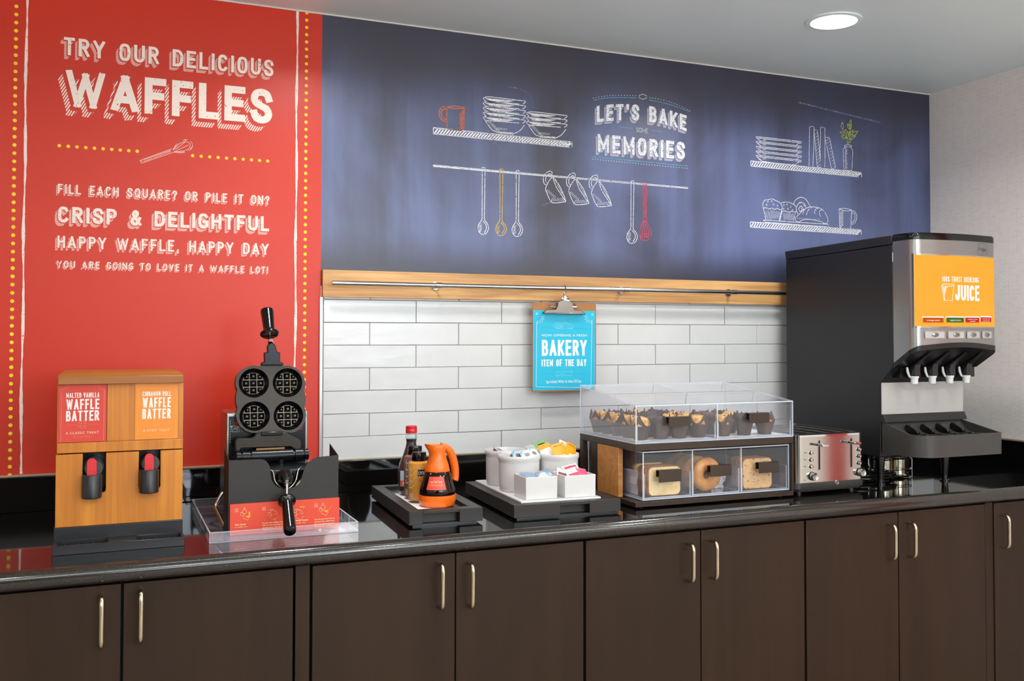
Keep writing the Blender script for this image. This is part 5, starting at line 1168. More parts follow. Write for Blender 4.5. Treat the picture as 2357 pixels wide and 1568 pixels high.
packet('sugar_packet', 'pale blue-silver packet lying along the left side of its square bowl', 'packet', (0.4590, -0.5915, ZP+0.0595), (24, 4, 26), 0.056, 0.036, 0.009, 'foil_blue', BG)
packet('sugar_packet', 'crumpled blue-silver packet at the right of its square bowl', 'packet', (0.497, -0.602, ZP+0.0605), (34, -14, -12), 0.042, 0.034, 0.010, 'foil_blue', BG)
packet('sugar_packet', 'silver packet flat across the front of its square bowl', 'packet', (0.480, -0.617, ZP+0.0505), (10, 2, 6), 0.060, 0.034, 0.008, 'foil', BG)
PG2 = 'packets in the right square bowl'
packet('sweetener_packet', 'white packet with a red band sticking up at the back of its square bowl', 'packet', (0.588, -0.594, ZP+0.068), (38, -6, 16), 0.056, 0.036, 0.006, 'packet_white', PG2, (('packet_red', 0.1, 0.9, 0.62, 0.86),))
packet('sweetener_packet', 'pink packet at the right end of its square bowl', 'packet', (0.6100, -0.615, ZP+0.0605), (48, 12, 18), 0.042, 0.032, 0.006, 'packet_pink', PG2, (('print_pink', 0.15, 0.85, 0.4, 0.8),))
packet('sweetener_packet', 'red and white packet at the front of its square bowl', 'packet', (0.580, -0.624, ZP+0.0585), (50, -8, 10), 0.046, 0.032, 0.006, 'packet_white', PG2, (('packet_red', 0.1, 0.9, 0.15, 0.62),))
packet('sweetener_packet', 'maroon-edged packet leaning at the left end of its square bowl', 'packet', (0.5595, -0.600, ZP+0.0605), (34, 20, -14), 0.040, 0.032, 0.006, 'packet_white', PG2, (('print_maroon', 0.08, 0.92, 0.08, 0.4),))
# ------------------------------------------------------------------ bread display case
DX0, DX1, DY0, DY1 = 0.757, 1.306, -0.656, -0.300
root = thing('bread_display', 'two-tier bread display with clear drawers on a dark bronze stand with a wood side', 'display case', (DX0, DY0, ZC)); BR = root
def D(mb): mb.xf(0, Matrix.Translation((-DX0, -DY0, -ZC))); return mb
m = MB(); m.use('bronze_metal').box(DX0, DX1, DY0, DY1, 0.9185, 0.9325); m.use('black_plastic')
for x in (DX0+0.03, DX1-0.03):
    for y in (DY0+0.03, DY1-0.03): m.cyl((x, y, ZC), (x, y, 0.9186), 0.010, n=16)
D(m).build('base_plate', root, bevel=0.0008, seg=1)
m = MB(); m.use('bronze_metal').box(DX0, DX1, DY0, DY1, 1.0770, 1.0965); D(m).build('shelf', root, bevel=0.0008, seg=1)
m = MB(); m.use('bronze_metal').box(1.2998, DX1, DY0, DY1, 0.9326, 1.0769); D(m).build('side_panel', root)
m = MB(); m.use('bronze_metal').box(DX0, DX0+0.014, -0.420, -0.378, 0.9326, 1.0769); D(m).build('side_panel', root)
m = MB(); m.use('bronze_metal').box(DX0, DX0+0.014, -0.322, DY1, 0.9326, 1.0769); D(m).build('post', root)
m = MB(); m.use('bronze_metal').box(DX0+0.0145, 1.2997, -0.303, DY1, 0.9326, 1.0769); D(m).build('back_panel', root)
m = MB(); m.use('display_wood').box(DX0, DX0+0.016, -0.553, -0.4205, 0.9330, 1.0765); D(m).build('wood_panel', root, bevel=0.0008, seg=1)
m = MB(); m.use('chrome').cyl((DX0+0.006, -0.352, 0.9326), (DX0+0.006, -0.352, 1.0769), 0.005, n=14); D(m).build('rod', root)
def slab(mb, x0, x1, y0, y1, z0, z1, face='acrylic'):
    d = (x1-x0, y1-y0, z1-z0); k = d.index(min(d))
    vs = [(x, y, z) for x in (x0, x1) for y in (y0, y1) for z in (z0, z1)]
    fx = [(0, 1, 3, 2), (4, 6, 7, 5), (0, 4, 5, 1), (2, 3, 7, 6), (0, 2, 6, 4), (1, 5, 7, 3)]
    for i, f in enumerate(fx): mb.use(face if i//2 == k else 'acrylic_edge'); mb.add(vs, [f])
    return mb
T_ = 0.0042
UZ0, UZF, UZB = 1.0970, 1.2065, 1.2490
m = MB(); slab(m, DX0, DX1, DY0, DY1, UZ0, UZ0+T_, 'acrylic_lilac')
def slope(mb, x0, x1):
    vs = [(x, y, z) for x in (x0, x1) for y, z in ((DY0, UZ0+T_), (DY1, UZ0+T_), (DY1, UZB-T_), (DY0, UZF-T_))]
    mb.use('acrylic'); mb.add(vs, [(0, 1, 2, 3), (4, 7, 6, 5)]); mb.use('acrylic_edge'); mb.add(vs, [(0, 4, 5, 1), (1, 5, 6, 2), (2, 6, 7, 3), (3, 7, 4, 0)])
slope(m, DX0, DX0+T_); slope(m, DX1-T_, DX1); xm_ = at(1651.4, 960, 'y', DY0).x; slope(m, xm_-T_/2, xm_+T_/2)
vs = [(x, y, z) for x in (DX0, DX1) for y, z in ((DY0, UZF-T_), (DY1, UZB-T_), (DY1, UZB), (DY0, UZF))]
m.use('acrylic'); m.add(vs, [(0, 1, 5, 4), (3, 7, 6, 2)]); m.use('acrylic_edge'); m.add(vs, [(0, 4, 7, 3), (1, 2, 6, 5), (0, 3, 2, 1), (4, 5, 6, 7)])
slab(m, DX0+T_, DX1-T_, DY1-T_, DY1, UZ0+T_, UZB-T_); D(m).build('upper_case', root, smooth=0)
LX0, LX1, LY0, LZ0, LZ1 = 0.786, 1.2985, -0.645, 0.9345, 1.0735
m = MB(); slab(m, LX0, LX1, LY0, -0.31, LZ0, LZ0+T_, 'acrylic_lilac'); slab(m, LX0, LX1, LY0, -0.31, LZ1-T_, LZ1)
ld = [at(1594, 1100, 'y', LY0).x, at(1706, 1090, 'y', LY0).x]
for x in (LX0, LX1-T_, ld[0]-T_/2, ld[1]-T_/2): slab(m, x, x+T_, LY0, -0.31, LZ0+T_, LZ1-T_)
m.use('acrylic').cyl((LX0+0.010, LY0+0.010, 0.9326), (LX0+0.010, LY0+0.010, LZ0), 0.008, n=16); m.cyl((LX1-0.012, LY0+0.010, 0.9326), (LX1-0.012, LY0+0.010, LZ0), 0.008, n=16)
D(m).build('lower_case', root, smooth=0)
def drawer(x0, x1, y0, yb, z0, z1, hx0, hx1, hz0, hz1, wall):
    m = MB(); t_ = 0.003
    slab(m, x0, x1, y0, y0+t_, z0, z1); slab(m, x0+0.001, x1-0.001, y0+t_, yb, z0, z0+0.0025, 'acrylic_lilac')
    for x in (x0+0.001, x1-0.004): slab(m, x, x+t_, y0+t_, yb, z0+0.0025, z0+wall)
    slab(m, x0+0.004, x1-0.004, yb-t_, yb, z0+0.0025, z0+wall)
    d = D(m).build('drawer', BR, smooth=0)
    m = MB(); m.use('bronze_handle'); so = 0.018; th = 0.0016
    m.box(hx0, hx1, y0-so, y0-so+th, hz0, hz1); m.box(hx0, hx1, y0-so+th, y0-th, hz1-th, hz1); m.box(hx0, hx1, y0-th, y0-0.0001, hz1-0.020, hz1)
    m.use('chrome').lathe([(0.0022, 0), (0.0022, 0.0012), (0, 0.0016)], 12, (hx0+0.012, y0-th, hz1-0.011), (0, -1, 0)); m.lathe([(0.0022, 0), (0.0022, 0.0012), (0, 0.0016)], 12, (hx1-0.012, y0-th, hz1-0.011), (0, -1, 0))
    D(m).build('handle', d, bevel=0.0006, seg=1); return d
def hpx(l, r, t, b, y): a = at(l, t, 'y', y-0.018); c = at(r, b, 'y', y-0.018); return a.x, c.x, c.z, a.z
drawer(DX0+T_+0.001, xm_-T_/2-0.001, DY0+0.0015, DY1-0.012, UZ0+T_+0.0004, UZF-T_-0.004, *hpx(1540.5, 1590.5, 960.5, 980.5, DY0), 0.045)
drawer(xm_+T_/2+0.001, DX1-T_-0.001, DY0+0.0015, DY1-0.012, UZ0+T_+0.0004, UZF-T_-0.004, *hpx(1725.5, 1772.5, 951.5, 972.5, DY0), 0.045)
lz0, lz1 = LZ0+T_+0.0004, LZ1-T_-0.003
for x0, x1, hp in ((LX0+T_+0.001, ld[0]-T_/2-0.001, (1517.5, 1569.5, 1084, 1108)), (ld[0]+T_/2+0.001, ld[1]-T_/2-0.001, (1636, 1684.5, 1073.5, 1095)), (ld[1]+T_/2+0.001, LX1-T_-0.001, (1747.5, 1794, 1066, 1087))):
    drawer(x0, x1, LY0+0.0015, -0.325, lz0, lz1, *hpx(*hp, LY0), 0.07)
# ------------------------------------------------------------------ muffins
random.seed(21)
def make_muffin(kind, seed, label):
    root = thing('muffin', label, 'muffin', (0, 0, 0)); rg = random.Random(seed)
    m = MB(); m.use('cup_paper'); n = 48; ph = rg.uniform(0, 6.28); np_ = 4
    def wall(rs_, k):
        rings = []
        for j in range(7):
            t = j/6; ring = []
            for i in range(n):
                a = 2*PI*i/n; pet = 1-abs(math.sin(np_/2*(a+ph))); top = 0.041+0.031*pet**1.0+0.0015*math.sin(3*a+ph)
                fl = 0.020+0.0092*t+0.0030*t*t*(1-pet); ring.append(((fl+k)*math.cos(a), (fl+k)*math.sin(a), top*t))
            rings.append(ring)
        return rings
    w1 = wall(1, 0.0); w2 = wall(1, -0.0006)
    m.rings(w1+w2[::-1], True, True); m.build('paper_cup', root, smooth=50, recalc=True)
    m = MB(); m.use(kind); n = 28; rings = []
    for j in range(10):
        t = j/9; r = 0.0272*math.cos(t*PI/2)**0.5 if j < 9 else 0.0005; z = 0.038+0.0270*math.sin(t*PI/2); ring = []
        for i in range(n):
            a = 2*PI*i/n; q = noise.noise(Vector((math.cos(a)*r*70+seed, math.sin(a)*r*70, z*60)))*0.0048
            ring.append(((r+q*0.5)*math.cos(a), (r+q*0.5)*math.sin(a), z+q))
        rings.append(ring)
    m.rings(rings, True, True); m.build('muffin_top', root, smooth=80); return root
mg = make_muffin('muffin_gold', 1, 'golden muffin'); mg2 = make_muffin('muffin_gold', 5, 'golden muffin'); mc = make_muffin('muffin_choc', 3, 'chocolate muffin')
ZM = UZ0+T_+0.0004+0.0034
cols = [(0.7985, 'leftmost'), (0.8630, 'second from the left'), (0.9275, 'third from the left'), (0.9920, 'fourth from the left')]
rows_ = [(-0.6120, 'front row'), (-0.5475, 'second row back'), (-0.4830, 'third row back'), (-0.4185, 'fourth row back'), (-0.3540, 'back row')]
kinds = ['gcgg', 'gcgg', 'gccg', 'gccc', 'gcgc']
used = {'g': [mg, mg2], 'c': [mc]}; first = {id(mg): True, id(mg2): True, id(mc): True}
def put(src, loc, rz, label):
    if first.get(id(src)): first[id(src)] = False; src.location = loc; src.rotation_euler = (0, 0, rz); src['label'] = label; src['group'] = 'muffins in the clear top drawers'; return src
    return dup(src, loc, rz, label, 'muffins in the clear top drawers')
for (y, rl), ks in zip(rows_, kinds):
    for (x, cl), k in zip(cols, ks):
        src = random.choice(used[k]); put(src, (x+random.uniform(-0.001, 0.001), y+random.uniform(-0.001, 0.001), ZM), random.uniform(0, 6.28), ('golden' if k == 'g' else 'dark chocolate')+' muffin in brown paper, left top drawer, '+rl+', '+cl)
for x, y, k, lb in ((1.0805, -0.612, 'g', 'front row, leftmost'), (1.1560, -0.612, 'c', 'front row, middle behind the handle'), (1.2320, -0.612, 'g', 'front row, rightmost'), (1.0850, -0.545, 'c', 'second row back, left'), (1.1510, -0.543, 'g', 'second row back, right'), (1.0880, -0.479, 'c', 'third row back, left'), (1.1530, -0.477, 'c', 'third row back, right')):
    put(random.choice(used[k]), (x, y, ZM), random.uniform(0, 6.28), ('golden' if k == 'g' else 'dark chocolate')+' muffin in brown paper, right top drawer, '+lb)
# ------------------------------------------------------------------ bread, bagels, wax papers
ZL = lz0+0.0030
def make_slice(name, label, crumb, wd, ht, th, cat='bread'):
    root = thing(name, label, cat, (0, 0, 0))
    o_ = rrect(-wd/2, wd/2, 0, ht, 0.013); o_ = [(x*(1+0.02*math.sin(9*z/ht)), z+(0.002*math.cos(x/wd*7) if z > ht*0.6 else 0)) for x, z in o_]; i_ = [(x*0.955, ht/2+(z-ht/2)*0.95) for x, z in o_]
    m = MB(); m.use(crumb); m.prism(i_, -th/2-0.0004, th/2+0.0004, 'y'); m.build('crumb', root, smooth=30)
    m = MB(); m.use('crust'); m.frame(o_, i_, -th/2, th/2, 'y'); m.build('crust', root, bevel=0.0015, seg=2); return root
w_s = make_slice('bread_slice', 'foremost white bread slice', 'crumb_white', 0.106, 0.086, 0.0125)
WG = 'white bread slices in the left lower drawer'
w_s.location = (0.868, -0.6225, ZL); w_s['group'] = WG; w_s['label'] = 'white bread slice at the front of the left lower drawer'
for k, (dx, dy, rz, lb) in enumerate(((-0.001, 0.0155, 1.0, 'second white bread slice from the front of its drawer'), (-0.003, 0.031, -1.0, 'third white bread slice from the front of its drawer'), (-0.002, 0.0475, 1.5, 'fourth white bread slice from the front of its drawer'), (0.000, 0.090, 4.0, 'white bread slice standing apart near the back of its drawer'))):
    dup(w_s, (0.868+dx, -0.6225+dy, ZL), math.radians(rz), lb, WG)
r_s = make_slice('bread_slice', 'raisin slice', 'crumb_raisin', 0.106, 0.094, 0.0125)
RG = 'speckled bread slices in the right lower drawer'
r_s.location = (1.1945, -0.6200, ZL); r_s['group'] = RG; r_s['label'] = 'speckled raisin bread slice at the front of the right lower drawer'
for k, (dy, lb) in enumerate(((0.0160, 'second raisin bread slice from the front of its drawer'), (0.0320, 'third raisin bread slice from the front of its drawer'), (0.0480, 'rearmost raisin bread slice of the right lower drawer'))):
    dup(r_s, (1.1945-0.0008*(k+1), -0.6200+dy, ZL), math.radians(1), lb, RG)
def make_bagel(label):
    m = MB(); m.use('bagel_crust'); R, r = 0.0318, 0.0190; n = 40; rs = []
    for i in range(n):
        a = 2*PI*i/n; ring = []
        for j in range(18):
            b = 2*PI*j/18; rr = r*(1+0.04*noise.noise(Vector((math.cos(a)*3, math.sin(a)*3, math.cos(b)*2)))); q = R+rr*math.cos(b)
            ring.append((q*math.cos(a)*1.02, rr*0.92*math.sin(b), q*math.sin(a)*0.99))
        rs.append(ring)
    m.rings(rs, closed=True); o = m.build('bagel', smooth=80); tag(o, label, 'bagel', 'bagels in the middle lower drawer'); return o
b0 = make_bagel('glossy golden bagel at the front of the middle lower drawer'); b0.location = (1.0195, -0.6135, ZL+0.0512); b0.rotation_euler = (math.radians(3), 0, 0.08)
for dx, dy, lb in ((-0.009, 0.0455, 'bagel just behind the front one'), (-0.006, 0.092, 'third bagel from the front'), (-0.004, 0.139, 'rearmost bagel')):
    c = b0.copy(); COL.objects.link(c); c.location = (1.0195+dx*0.4, -0.6135+dy, ZL+0.0512); c.rotation_euler = (math.radians(2), 0.7+dx*20, 0.05); c['label'] = lb+' in the middle lower drawer'
def wax(label, pts3, fold=0.002):
    """crumpled wax paper sheet given by a grid of points"""
    m = MB(); m.use('wax_paper'); nv = len(pts3); nu = len(pts3[0]); m.add([p for r_ in pts3 for p in r_], [(j*nu+i, j*nu+i+1, (j+1)*nu+i+1, (j+1)*nu+i) for j in range(nv-1) for i in range(nu-1)])
    o = m.build('wax_paper', smooth=0, recalc=False); sm = o.modifiers.new('thickness', 'SOLIDIFY'); sm.thickness = 0.0003; return tag(o, label, 'wax paper', 'wax papers in the display case')
rg = random.Random(5)
xw = LX0+T_+0.0075
wax('crinkled white wax paper standing against the left wall of the white bread drawer', [[(xw+0.0022*math.sin(j*1.3+i*0.6)+0.003*(i % 2), -0.595+0.020*i*1.6, ZL+0.0002+0.010*j) for i in range(8)] for j in range(8)])
xw = ld[1]-0.028
wax('crumpled wax paper standing to the right of the front bagel', [[(xw-0.028+0.0060*i+0.002*math.sin(j*2), -0.570+0.004*math.sin(i*1.7+j)-0.002*j, ZL+0.0002+(0.0085-0.0006*abs(i-2))*j) for i in range(8)] for j in range(8)])
wax('wax paper edge showing behind the right side of the white slices', [[(0.925+0.0045*i, -0.560+0.003*math.sin(i+j), ZL+0.0002+0.0075*j) for i in range(5)] for j in range(7)])
wax('wax paper edge showing right of the raisin bread', [[(1.2475+0.0030*i, -0.5700+0.003*math.sin(i+j), ZL+0.0002+0.006*j*(1-0.12*i)) for i in range(5)] for j in range(7)])
def flat(label, x0, x1, y0, y1): wax(label, [[(x0+(x1-x0)*i/9, y0+(y1-y0)*j/9, ZM-0.0006+0.0004*math.sin(i*2.3+j*1.9)) for i in range(10)] for j in range(10)])
flat('white wax paper lining the floor of the left muffin drawer', DX0+0.012, xm_-0.012, DY0+0.012, DY1-0.02)
flat('white wax paper lining the floor of the right muffin drawer', xm_+0.012, DX1-0.014, DY0+0.012, DY1-0.03)
# ------------------------------------------------------------------ four-slice toaster
KX0, KX1, KY0, KY1 = 1.3245, 1.6005, -0.640, -0.305
root = thing('toaster', 'brushed steel four-slice toaster with two levers and a dark base', 'toaster', ((KX0+KX1)/2, KY0, ZC))
def K(mb): mb.xf(0, Matrix.Translation((-(KX0+KX1)/2, -KY0, -ZC))); return mb
fx = 1.3238; fk = (KX1-KX0)/2
def kp(x, y, yy=KY0): q = at(1820+0.12117*x, 960+0.12117*y, 'y', yy); return q.x, q.z
ol = rrect(KX0, KX1, KY0, KY1, 0.026, 8); zt0, zt1 = 0.9505, 1.0905
m = MB(); m.use('toaster_steel'); m.prism(ol, zt0, zt1, 'z'); K(m).build('body', root, smooth=40)
m = MB(); m.use('grey_plastic'); big = rrect(KX0-0.0015, KX1+0.0015, KY0-0.0015, KY1+0.0015, 0.027, 8); sm_ = rrect(KX0+0.006, KX1-0.006, KY0+0.006, KY1-0.006, 0.024, 8)
m.rings([[(x, y, 0.9225) for x, y in sm_], [(x, y, 0.932) for x, y in big], [(x, y, 0.9504) for x, y in big]]); bs = K(m).build('base', root, smooth=40)
for i, (x, y) in enumerate(((KX0+0.035, KY0+0.03), (KX1-0.035, KY0+0.03), (KX0+0.035, KY1-0.03), (KX1-0.035, KY1-0.03))):
    m = MB(); m.use('black_plastic').cyl((x, y, ZC), (x, y, 0.9226), 0.011, n=16); K(m).build('foot', bs)
# top: steel rim and black slotted plate
i1 = rrect(KX0+0.0001, KX1-0.0001, KY0+0.0001, KY1-0.0001, 0.026, 8); i2 = rrect(KX0+0.012, KX1-0.012, KY0+0.012, KY1-0.012, 0.018, 8)
m = MB(); m.use('chrome'); m.rings([[(x, y, zt1+0.0001) for x, y in i1], [(x, y, zt1+0.0065) for x, y in i1], [(x*1.0, y, zt1+0.0085) for x, y in rrect(KX0+0.003, KX1-0.003, KY0+0.003, KY1-0.003, 0.024, 8)], [(x, y, zt1+0.0085) for x, y in i2], [(x, y, zt1+0.0001) for x, y in i2]], True, True); K(m).build('top_rim', root)
m = MB(); m.use('black_plastic'); bx0, bx1 = KX0+0.0125, KX1-0.0125; by0, by1 = KY0+0.0125, KY1-0.0125
sl = [(KX0+0.030+0.058*k, KX0+0.030+0.058*k+0.040) for k in range(4)]; xs_ = [bx0]+[v for s_ in sl for v in s_]+[bx1]
for k in range(0, len(xs_), 2): m.box(xs_[k]+0.0001, xs_[k+1]-0.0001, by0+0.012, by1-0.012, zt1+0.0012, zt1+0.0080)
m.box(bx0, bx1, by0, by0+0.0119, zt1+0.0012, zt1+0.0080); m.box(bx0, bx1, by1-0.0119, by1, zt1+0.0012, zt1+0.0080); tp = K(m).build('slot_plate', root, bevel=0.0006, seg=1)
for a, b in sl:
    m = MB(); m.use('steel'); 
    for x in (a+0.008, b-0.008): m.tube([(x, by0+0.012, zt1+0.0045), (x, by1-0.012, zt1+0.0045)], 0.0010, 6)
    K(m).build('slot_wire', tp)
yf = KY0-0.0006
for n_, (sx_, sy0, sy1) in enumerate(((543, 448, 1002), (1150, 405, 952))):
    x, z0 = kp(sx_, sy1); _, z1 = kp(sx_, sy0); w2 = 0.0028
    m = MB(); m.use('steel').prism(rrect(x-0.0046, x+0.0046, z0-0.0018, z1+0.0018, 0.0045, 6), yf+0.0001, yf+0.0006, 'y'); m.use('cavity_black').prism(rrect(x-w2, x+w2, z0, z1, 0.0027, 6), yf-0.0003, yf+0.00005, 'y'); s_ = K(m).build('lever_slot', root)
    zl_ = z1-0.0125
    m = MB(); m.use('chrome'); m.box(x-0.0085, x+0.0085, yf-0.024, yf-0.002, zl_-0.004, zl_+0.004); m.prism([(x-0.0145, zl_-0.004), (x+0.0125, zl_-0.005), (x+0.0125, zl_+0.003), (x-0.0145, zl_+0.0045)], yf-0.033, yf-0.0241, 'y')
    K(m).build('lever', root, bevel=0.0012)
for bx_, ys_ in ((385, (683, 812, 943)), (1293, (617, 743, 873))):
    for k, by_ in enumerate(ys_):
        x, z = kp(bx_, by_); m = MB(); m.use('black_plastic').cyl((x, yf, z), (x, yf-0.0012, z), 0.0062, n=24); m.use('chrome'); m.lathe([(0.0052, 0), (0.0052, 0.004), (0.0045, 0.0050), (0, 0.0052)], 24, (x, yf-0.0011, z), (0, -1, 0)); K(m).build('button', root)
m = MB(); m.use('print_black'); km = lambda X0, Z0: (lambda u, v: (X0+u-(KX0+KX1)/2, yf-0.0002-KY0, Z0+v-ZC))
for w_, px, py in (('Bagel', 260, 690), ('Frozen', 250, 820), ('Cancel', 250, 950), ('Shade', 246, 1206), ('Bagel', 1340, 612), ('Frozen', 1340, 742), ('Cancel', 1340, 865)):
    x, z = kp(px, py); m.text(w_, 0.0085 if px < 1000 else 0.0062, 0.0026, km(x, z), 0.01)
m.build('lettering', root, smooth=0, recalc=False)
for px, py in ((405, 1125), (1312, 1048)):
    x, z = kp(px, py); m = MB(); m.use('black_plastic').cyl((x, yf, z), (x, yf-0.0015, z), 0.0135, n=32); m.use('steel'); m.lathe([(0.0120, 0), (0.0120, 0.013), (0.0112, 0.0145), (0.0108, 0.0142), (0, 0.0142)], 36, (x, yf-0.0014, z), (0, -1, 0)); K(m).build('knob', root)
x, z = kp(865, 1238); m = MB(); m.use('steel'); m.lathe([(0.0078, 0), (0.0078, 0.0018), (0.0070, 0.0026), (0.0066, 0.0022), (0, 0.0022)], 32, (x, KY0-0.0016, z), (0, -1, 0))
m.use('grey_plastic'); gm = lambda u, v: (x+u, KY0-0.0041, z+v)
for sgn in (1, -1): m.ribbon([(sgn*0.0012+0.0022*math.cos(t), 0.0004+0.0026*math.sin(t)) for t in [0.3+i*0.42 for i in range(13)]], 0.0005, gm)
K(m).build('emblem', root)

# ------------------------------------------------------------------ juice dispenser
JX0, JX1, JYB, JYF = 1.715, 2.075, -0.097, -0.645
root = thing('juice_dispenser', 'tall black and steel juice dispenser with a lit orange front and four nozzles', 'juice dispenser', ((JX0+JX1)/2, -0.37, ZC)); JR = root
JO = Matrix.Translation((-(JX0+JX1)/2, 0.37, -ZC))
def J(mb): mb.xf(0, JO); return mb
m = MB(); m.use('black_panel'); m.prism([(JYB, 1.006), (-0.582, 1.006), (-0.587, 1.246), (-0.640, 1.300), (JYF, 1.306), (JYF, 1.7005), (JYB, 1.6905)], JX0, JX1, 'x'); J(m).build('body', root, bevel=0.003)
m = MB(); m.use('black_satin'); m.prism([(JYB, 1.6915), (JYF+0.002, 1.7015), (JYF+0.002, 1.7320), (JYB+0.004, 1.7225)], JX0-0.0015, JX1+0.0015, 'x'); J(m).build('top_cover', root, bevel=0.003)
def door_plan(gx=0.0, n=9):
    p = [(JX0-gx, JYF-0.0015)]
    p.append((JX0-gx, -0.708-gx))
    for i in range(1, 7): a = i/6*PI/2; p.append((JX0-gx+0.030*(1-math.cos(a)), -0.708-gx-0.030*math.sin(a)))
    for i in range(1, n): t = i/n; p.append((JX0+0.030+(JX1-JX0-0.055)*t, -0.738-gx-0.016*math.sin(PI*t)))
    for i in range(7): a = i/6*PI/2; p.append((JX1+gx-0.025+0.025*math.sin(a), -0.712-gx-0.026*math.cos(a)))
    p.append((JX1+gx, JYF-0.0015)); return p
def front_y(x):
    p = door_plan()
    for (x0, y0), (x1, y1) in zip(p[1:], p[2:]):
        if x0 <= x <= x1 and x1 > x0: return y0+(y1-y0)*(x-x0)/(x1-x0)
    return -0.74
def zbot(y): return 1.306+(-0.655-y)*0.62
def door_ring(f, gx=0.0): return [(x, y, f(y)) for x, y in door_plan(gx)]
m = MB(); m.use('brushed_steel'); m.rings([door_ring(lambda y: zbot(y)+0.0155), door_ring(lambda y: 1.7105)]); dr = J(m).build('door', root, smooth=35)
m = MB(); m.use('black_gloss'); m.rings([door_ring(lambda y: 1.7107, 0.0006), door_ring(lambda y: 1.7255, 0.0006), [(JX0+0.003+(x-JX0)*0.984, y*0.992-0.0052, 1.7325) for x, y in door_plan()]]); J(m).build('door_cap', root, smooth=50)
m = MB(); m.use('black_plastic'); m.rings([door_ring(lambda y: zbot(y)-0.0005, 0.0015), door_ring(lambda y: zbot(y)+0.0154, 0.0020)])
m.prism([(-0.588, 1.268), (-0.6435, 1.268), (-0.6435, 1.3045), (-0.588, 1.262)], JX0+0.030, JX1-0.004, 'x'); J(m).build('nozzle_housing', root, smooth=45)
# side hinge strip
m = MB(); m.use('white_plastic').box(JX0-0.0012, JX0, -0.6466, -0.6452, 1.645, 1.675); J(m).build('hinge_tab', root)
# lit screen following the curved door
def on_door(gap): return lambda x, z: (x-(JX0+JX1)/2, front_y(x)-gap+0.37, z-ZC)
sx0, sx1, sz0, sz1 = at(2104, 670, 'y', -0.738).x, JX1-0.006, 1.4345, 1.6610
m = MB(); m.use('steel'); g = on_door(0.0012); m.grid(lambda i, j: g(sx0-0.004+(sx1-sx0+0.006)*i, sz0-0.004+(sz1-sz0+0.008)*j), 40, 1)
m.build('screen_frame', root, smooth=60, recalc=False)
m = MB(); m.use('screen_orange'); g = on_door(0.0022); m.grid(lambda i, j: g(sx0+(sx1-sx0)*i, sz0+(sz1-sz0)*j), 40, 1); scr = m.build('screen', root, smooth=60, recalc=False)
def jp(x, y): q = at(2000+0.17859*x, 520+0.17859*y, 'y', -0.752); return q.x, q.z
g3 = on_door(0.0030); gs = lambda X0, Z0: (lambda u, v: g3(X0+u, Z0+v))
m = MB(); m.use('screen_white')
a = jp(945, 722); b = jp(1414, 728); caps(m, '100% THIRST QUENCHING', b[0]-a[0], 0.0165, 0.11, gs(a[0], (a[1]+b[1])/2), gap=0.15, space=0.26)
a = jp(1100, 965); b = jp(1425, 968); c_ = jp(1100, 765); caps(m, 'JUICE', b[0]-a[0], c_[1]-a[1], 0.17, gs(a[0], (a[1]+b[1])/2), gap=0.08)
for st in (A((940, 765), (968, 962), (1062, 966), (1086, 765)), spline(A((940, 765), (965, 750), (1015, 752), (1070, 752), (1086, 765), (1060, 776), (1010, 780), (960, 778), (940, 765)), 4)): m.ribbon([jp(*p) for p in st], 0.0016, g3)
for k in range(13): m.ribbon([jp(948+k*2.6, 800+k*12.5), jp(1004-k*3.2-(k % 2)*8, 792+k*12.5)], 0.0016, g3)
m.build('lettering', scr, smooth=0, recalc=False)
gt = on_door(0.0038); gl_ = on_door(0.0044)
tags = [(728, 958, 1184, 1246, 'tag_orange', ('orange juice',)), (993, 1206, 1184, 1246, 'tag_green', ('apple juice',)), (1228, 1418, 1184, 1246, 'tag_red', ('cranberry juice', 'cocktail')), (1446, 1604, 1180, 1238, 'tag_red', ('strawberry kiwi', 'enhanced water'))]
for l, r, t_, b_, mt, tx in tags:
    m = MB(); m.use('screen_white'); w0, w1 = jp(l-4, t_+4), jp(r+6, t_-14); m.grid(lambda i, j: g3(w0[0]+(w1[0]-w0[0])*i, w0[1]+(w1[1]-w0[1])*j), 6, 1); m.use(mt)
    q0, q1 = jp(l, b_), jp(r, t_); m.grid(lambda i, j: gt(q0[0]+(q1[0]-q0[0])*i, q0[1]+(q1[1]-q0[1])*j), 6, 1); m.use('screen_white')
    for k, s_ in enumerate(tx):
        wd = (0.62 if len(tx) == 1 else 0.72*len(s_)/max(map(len, tx)))*(r-l); xm2 = (l+r)/2; yb = (t_+b_)/2+8 if len(tx) == 1 else t_+24+k*26
        q0 = jp(xm2-wd/2, yb); q1 = jp(xm2+wd/2, yb); m.text(s_, q1[0]-q0[0], 0.0036 if len(tx) == 1 else 0.0027, lambda u, v: gl_(q0[0]+u, q0[1]+v), 0.01)
    lab(m.build('flavour_tag', scr, smooth=0, recalc=False), 'lit tag reading '+' '.join(tx))
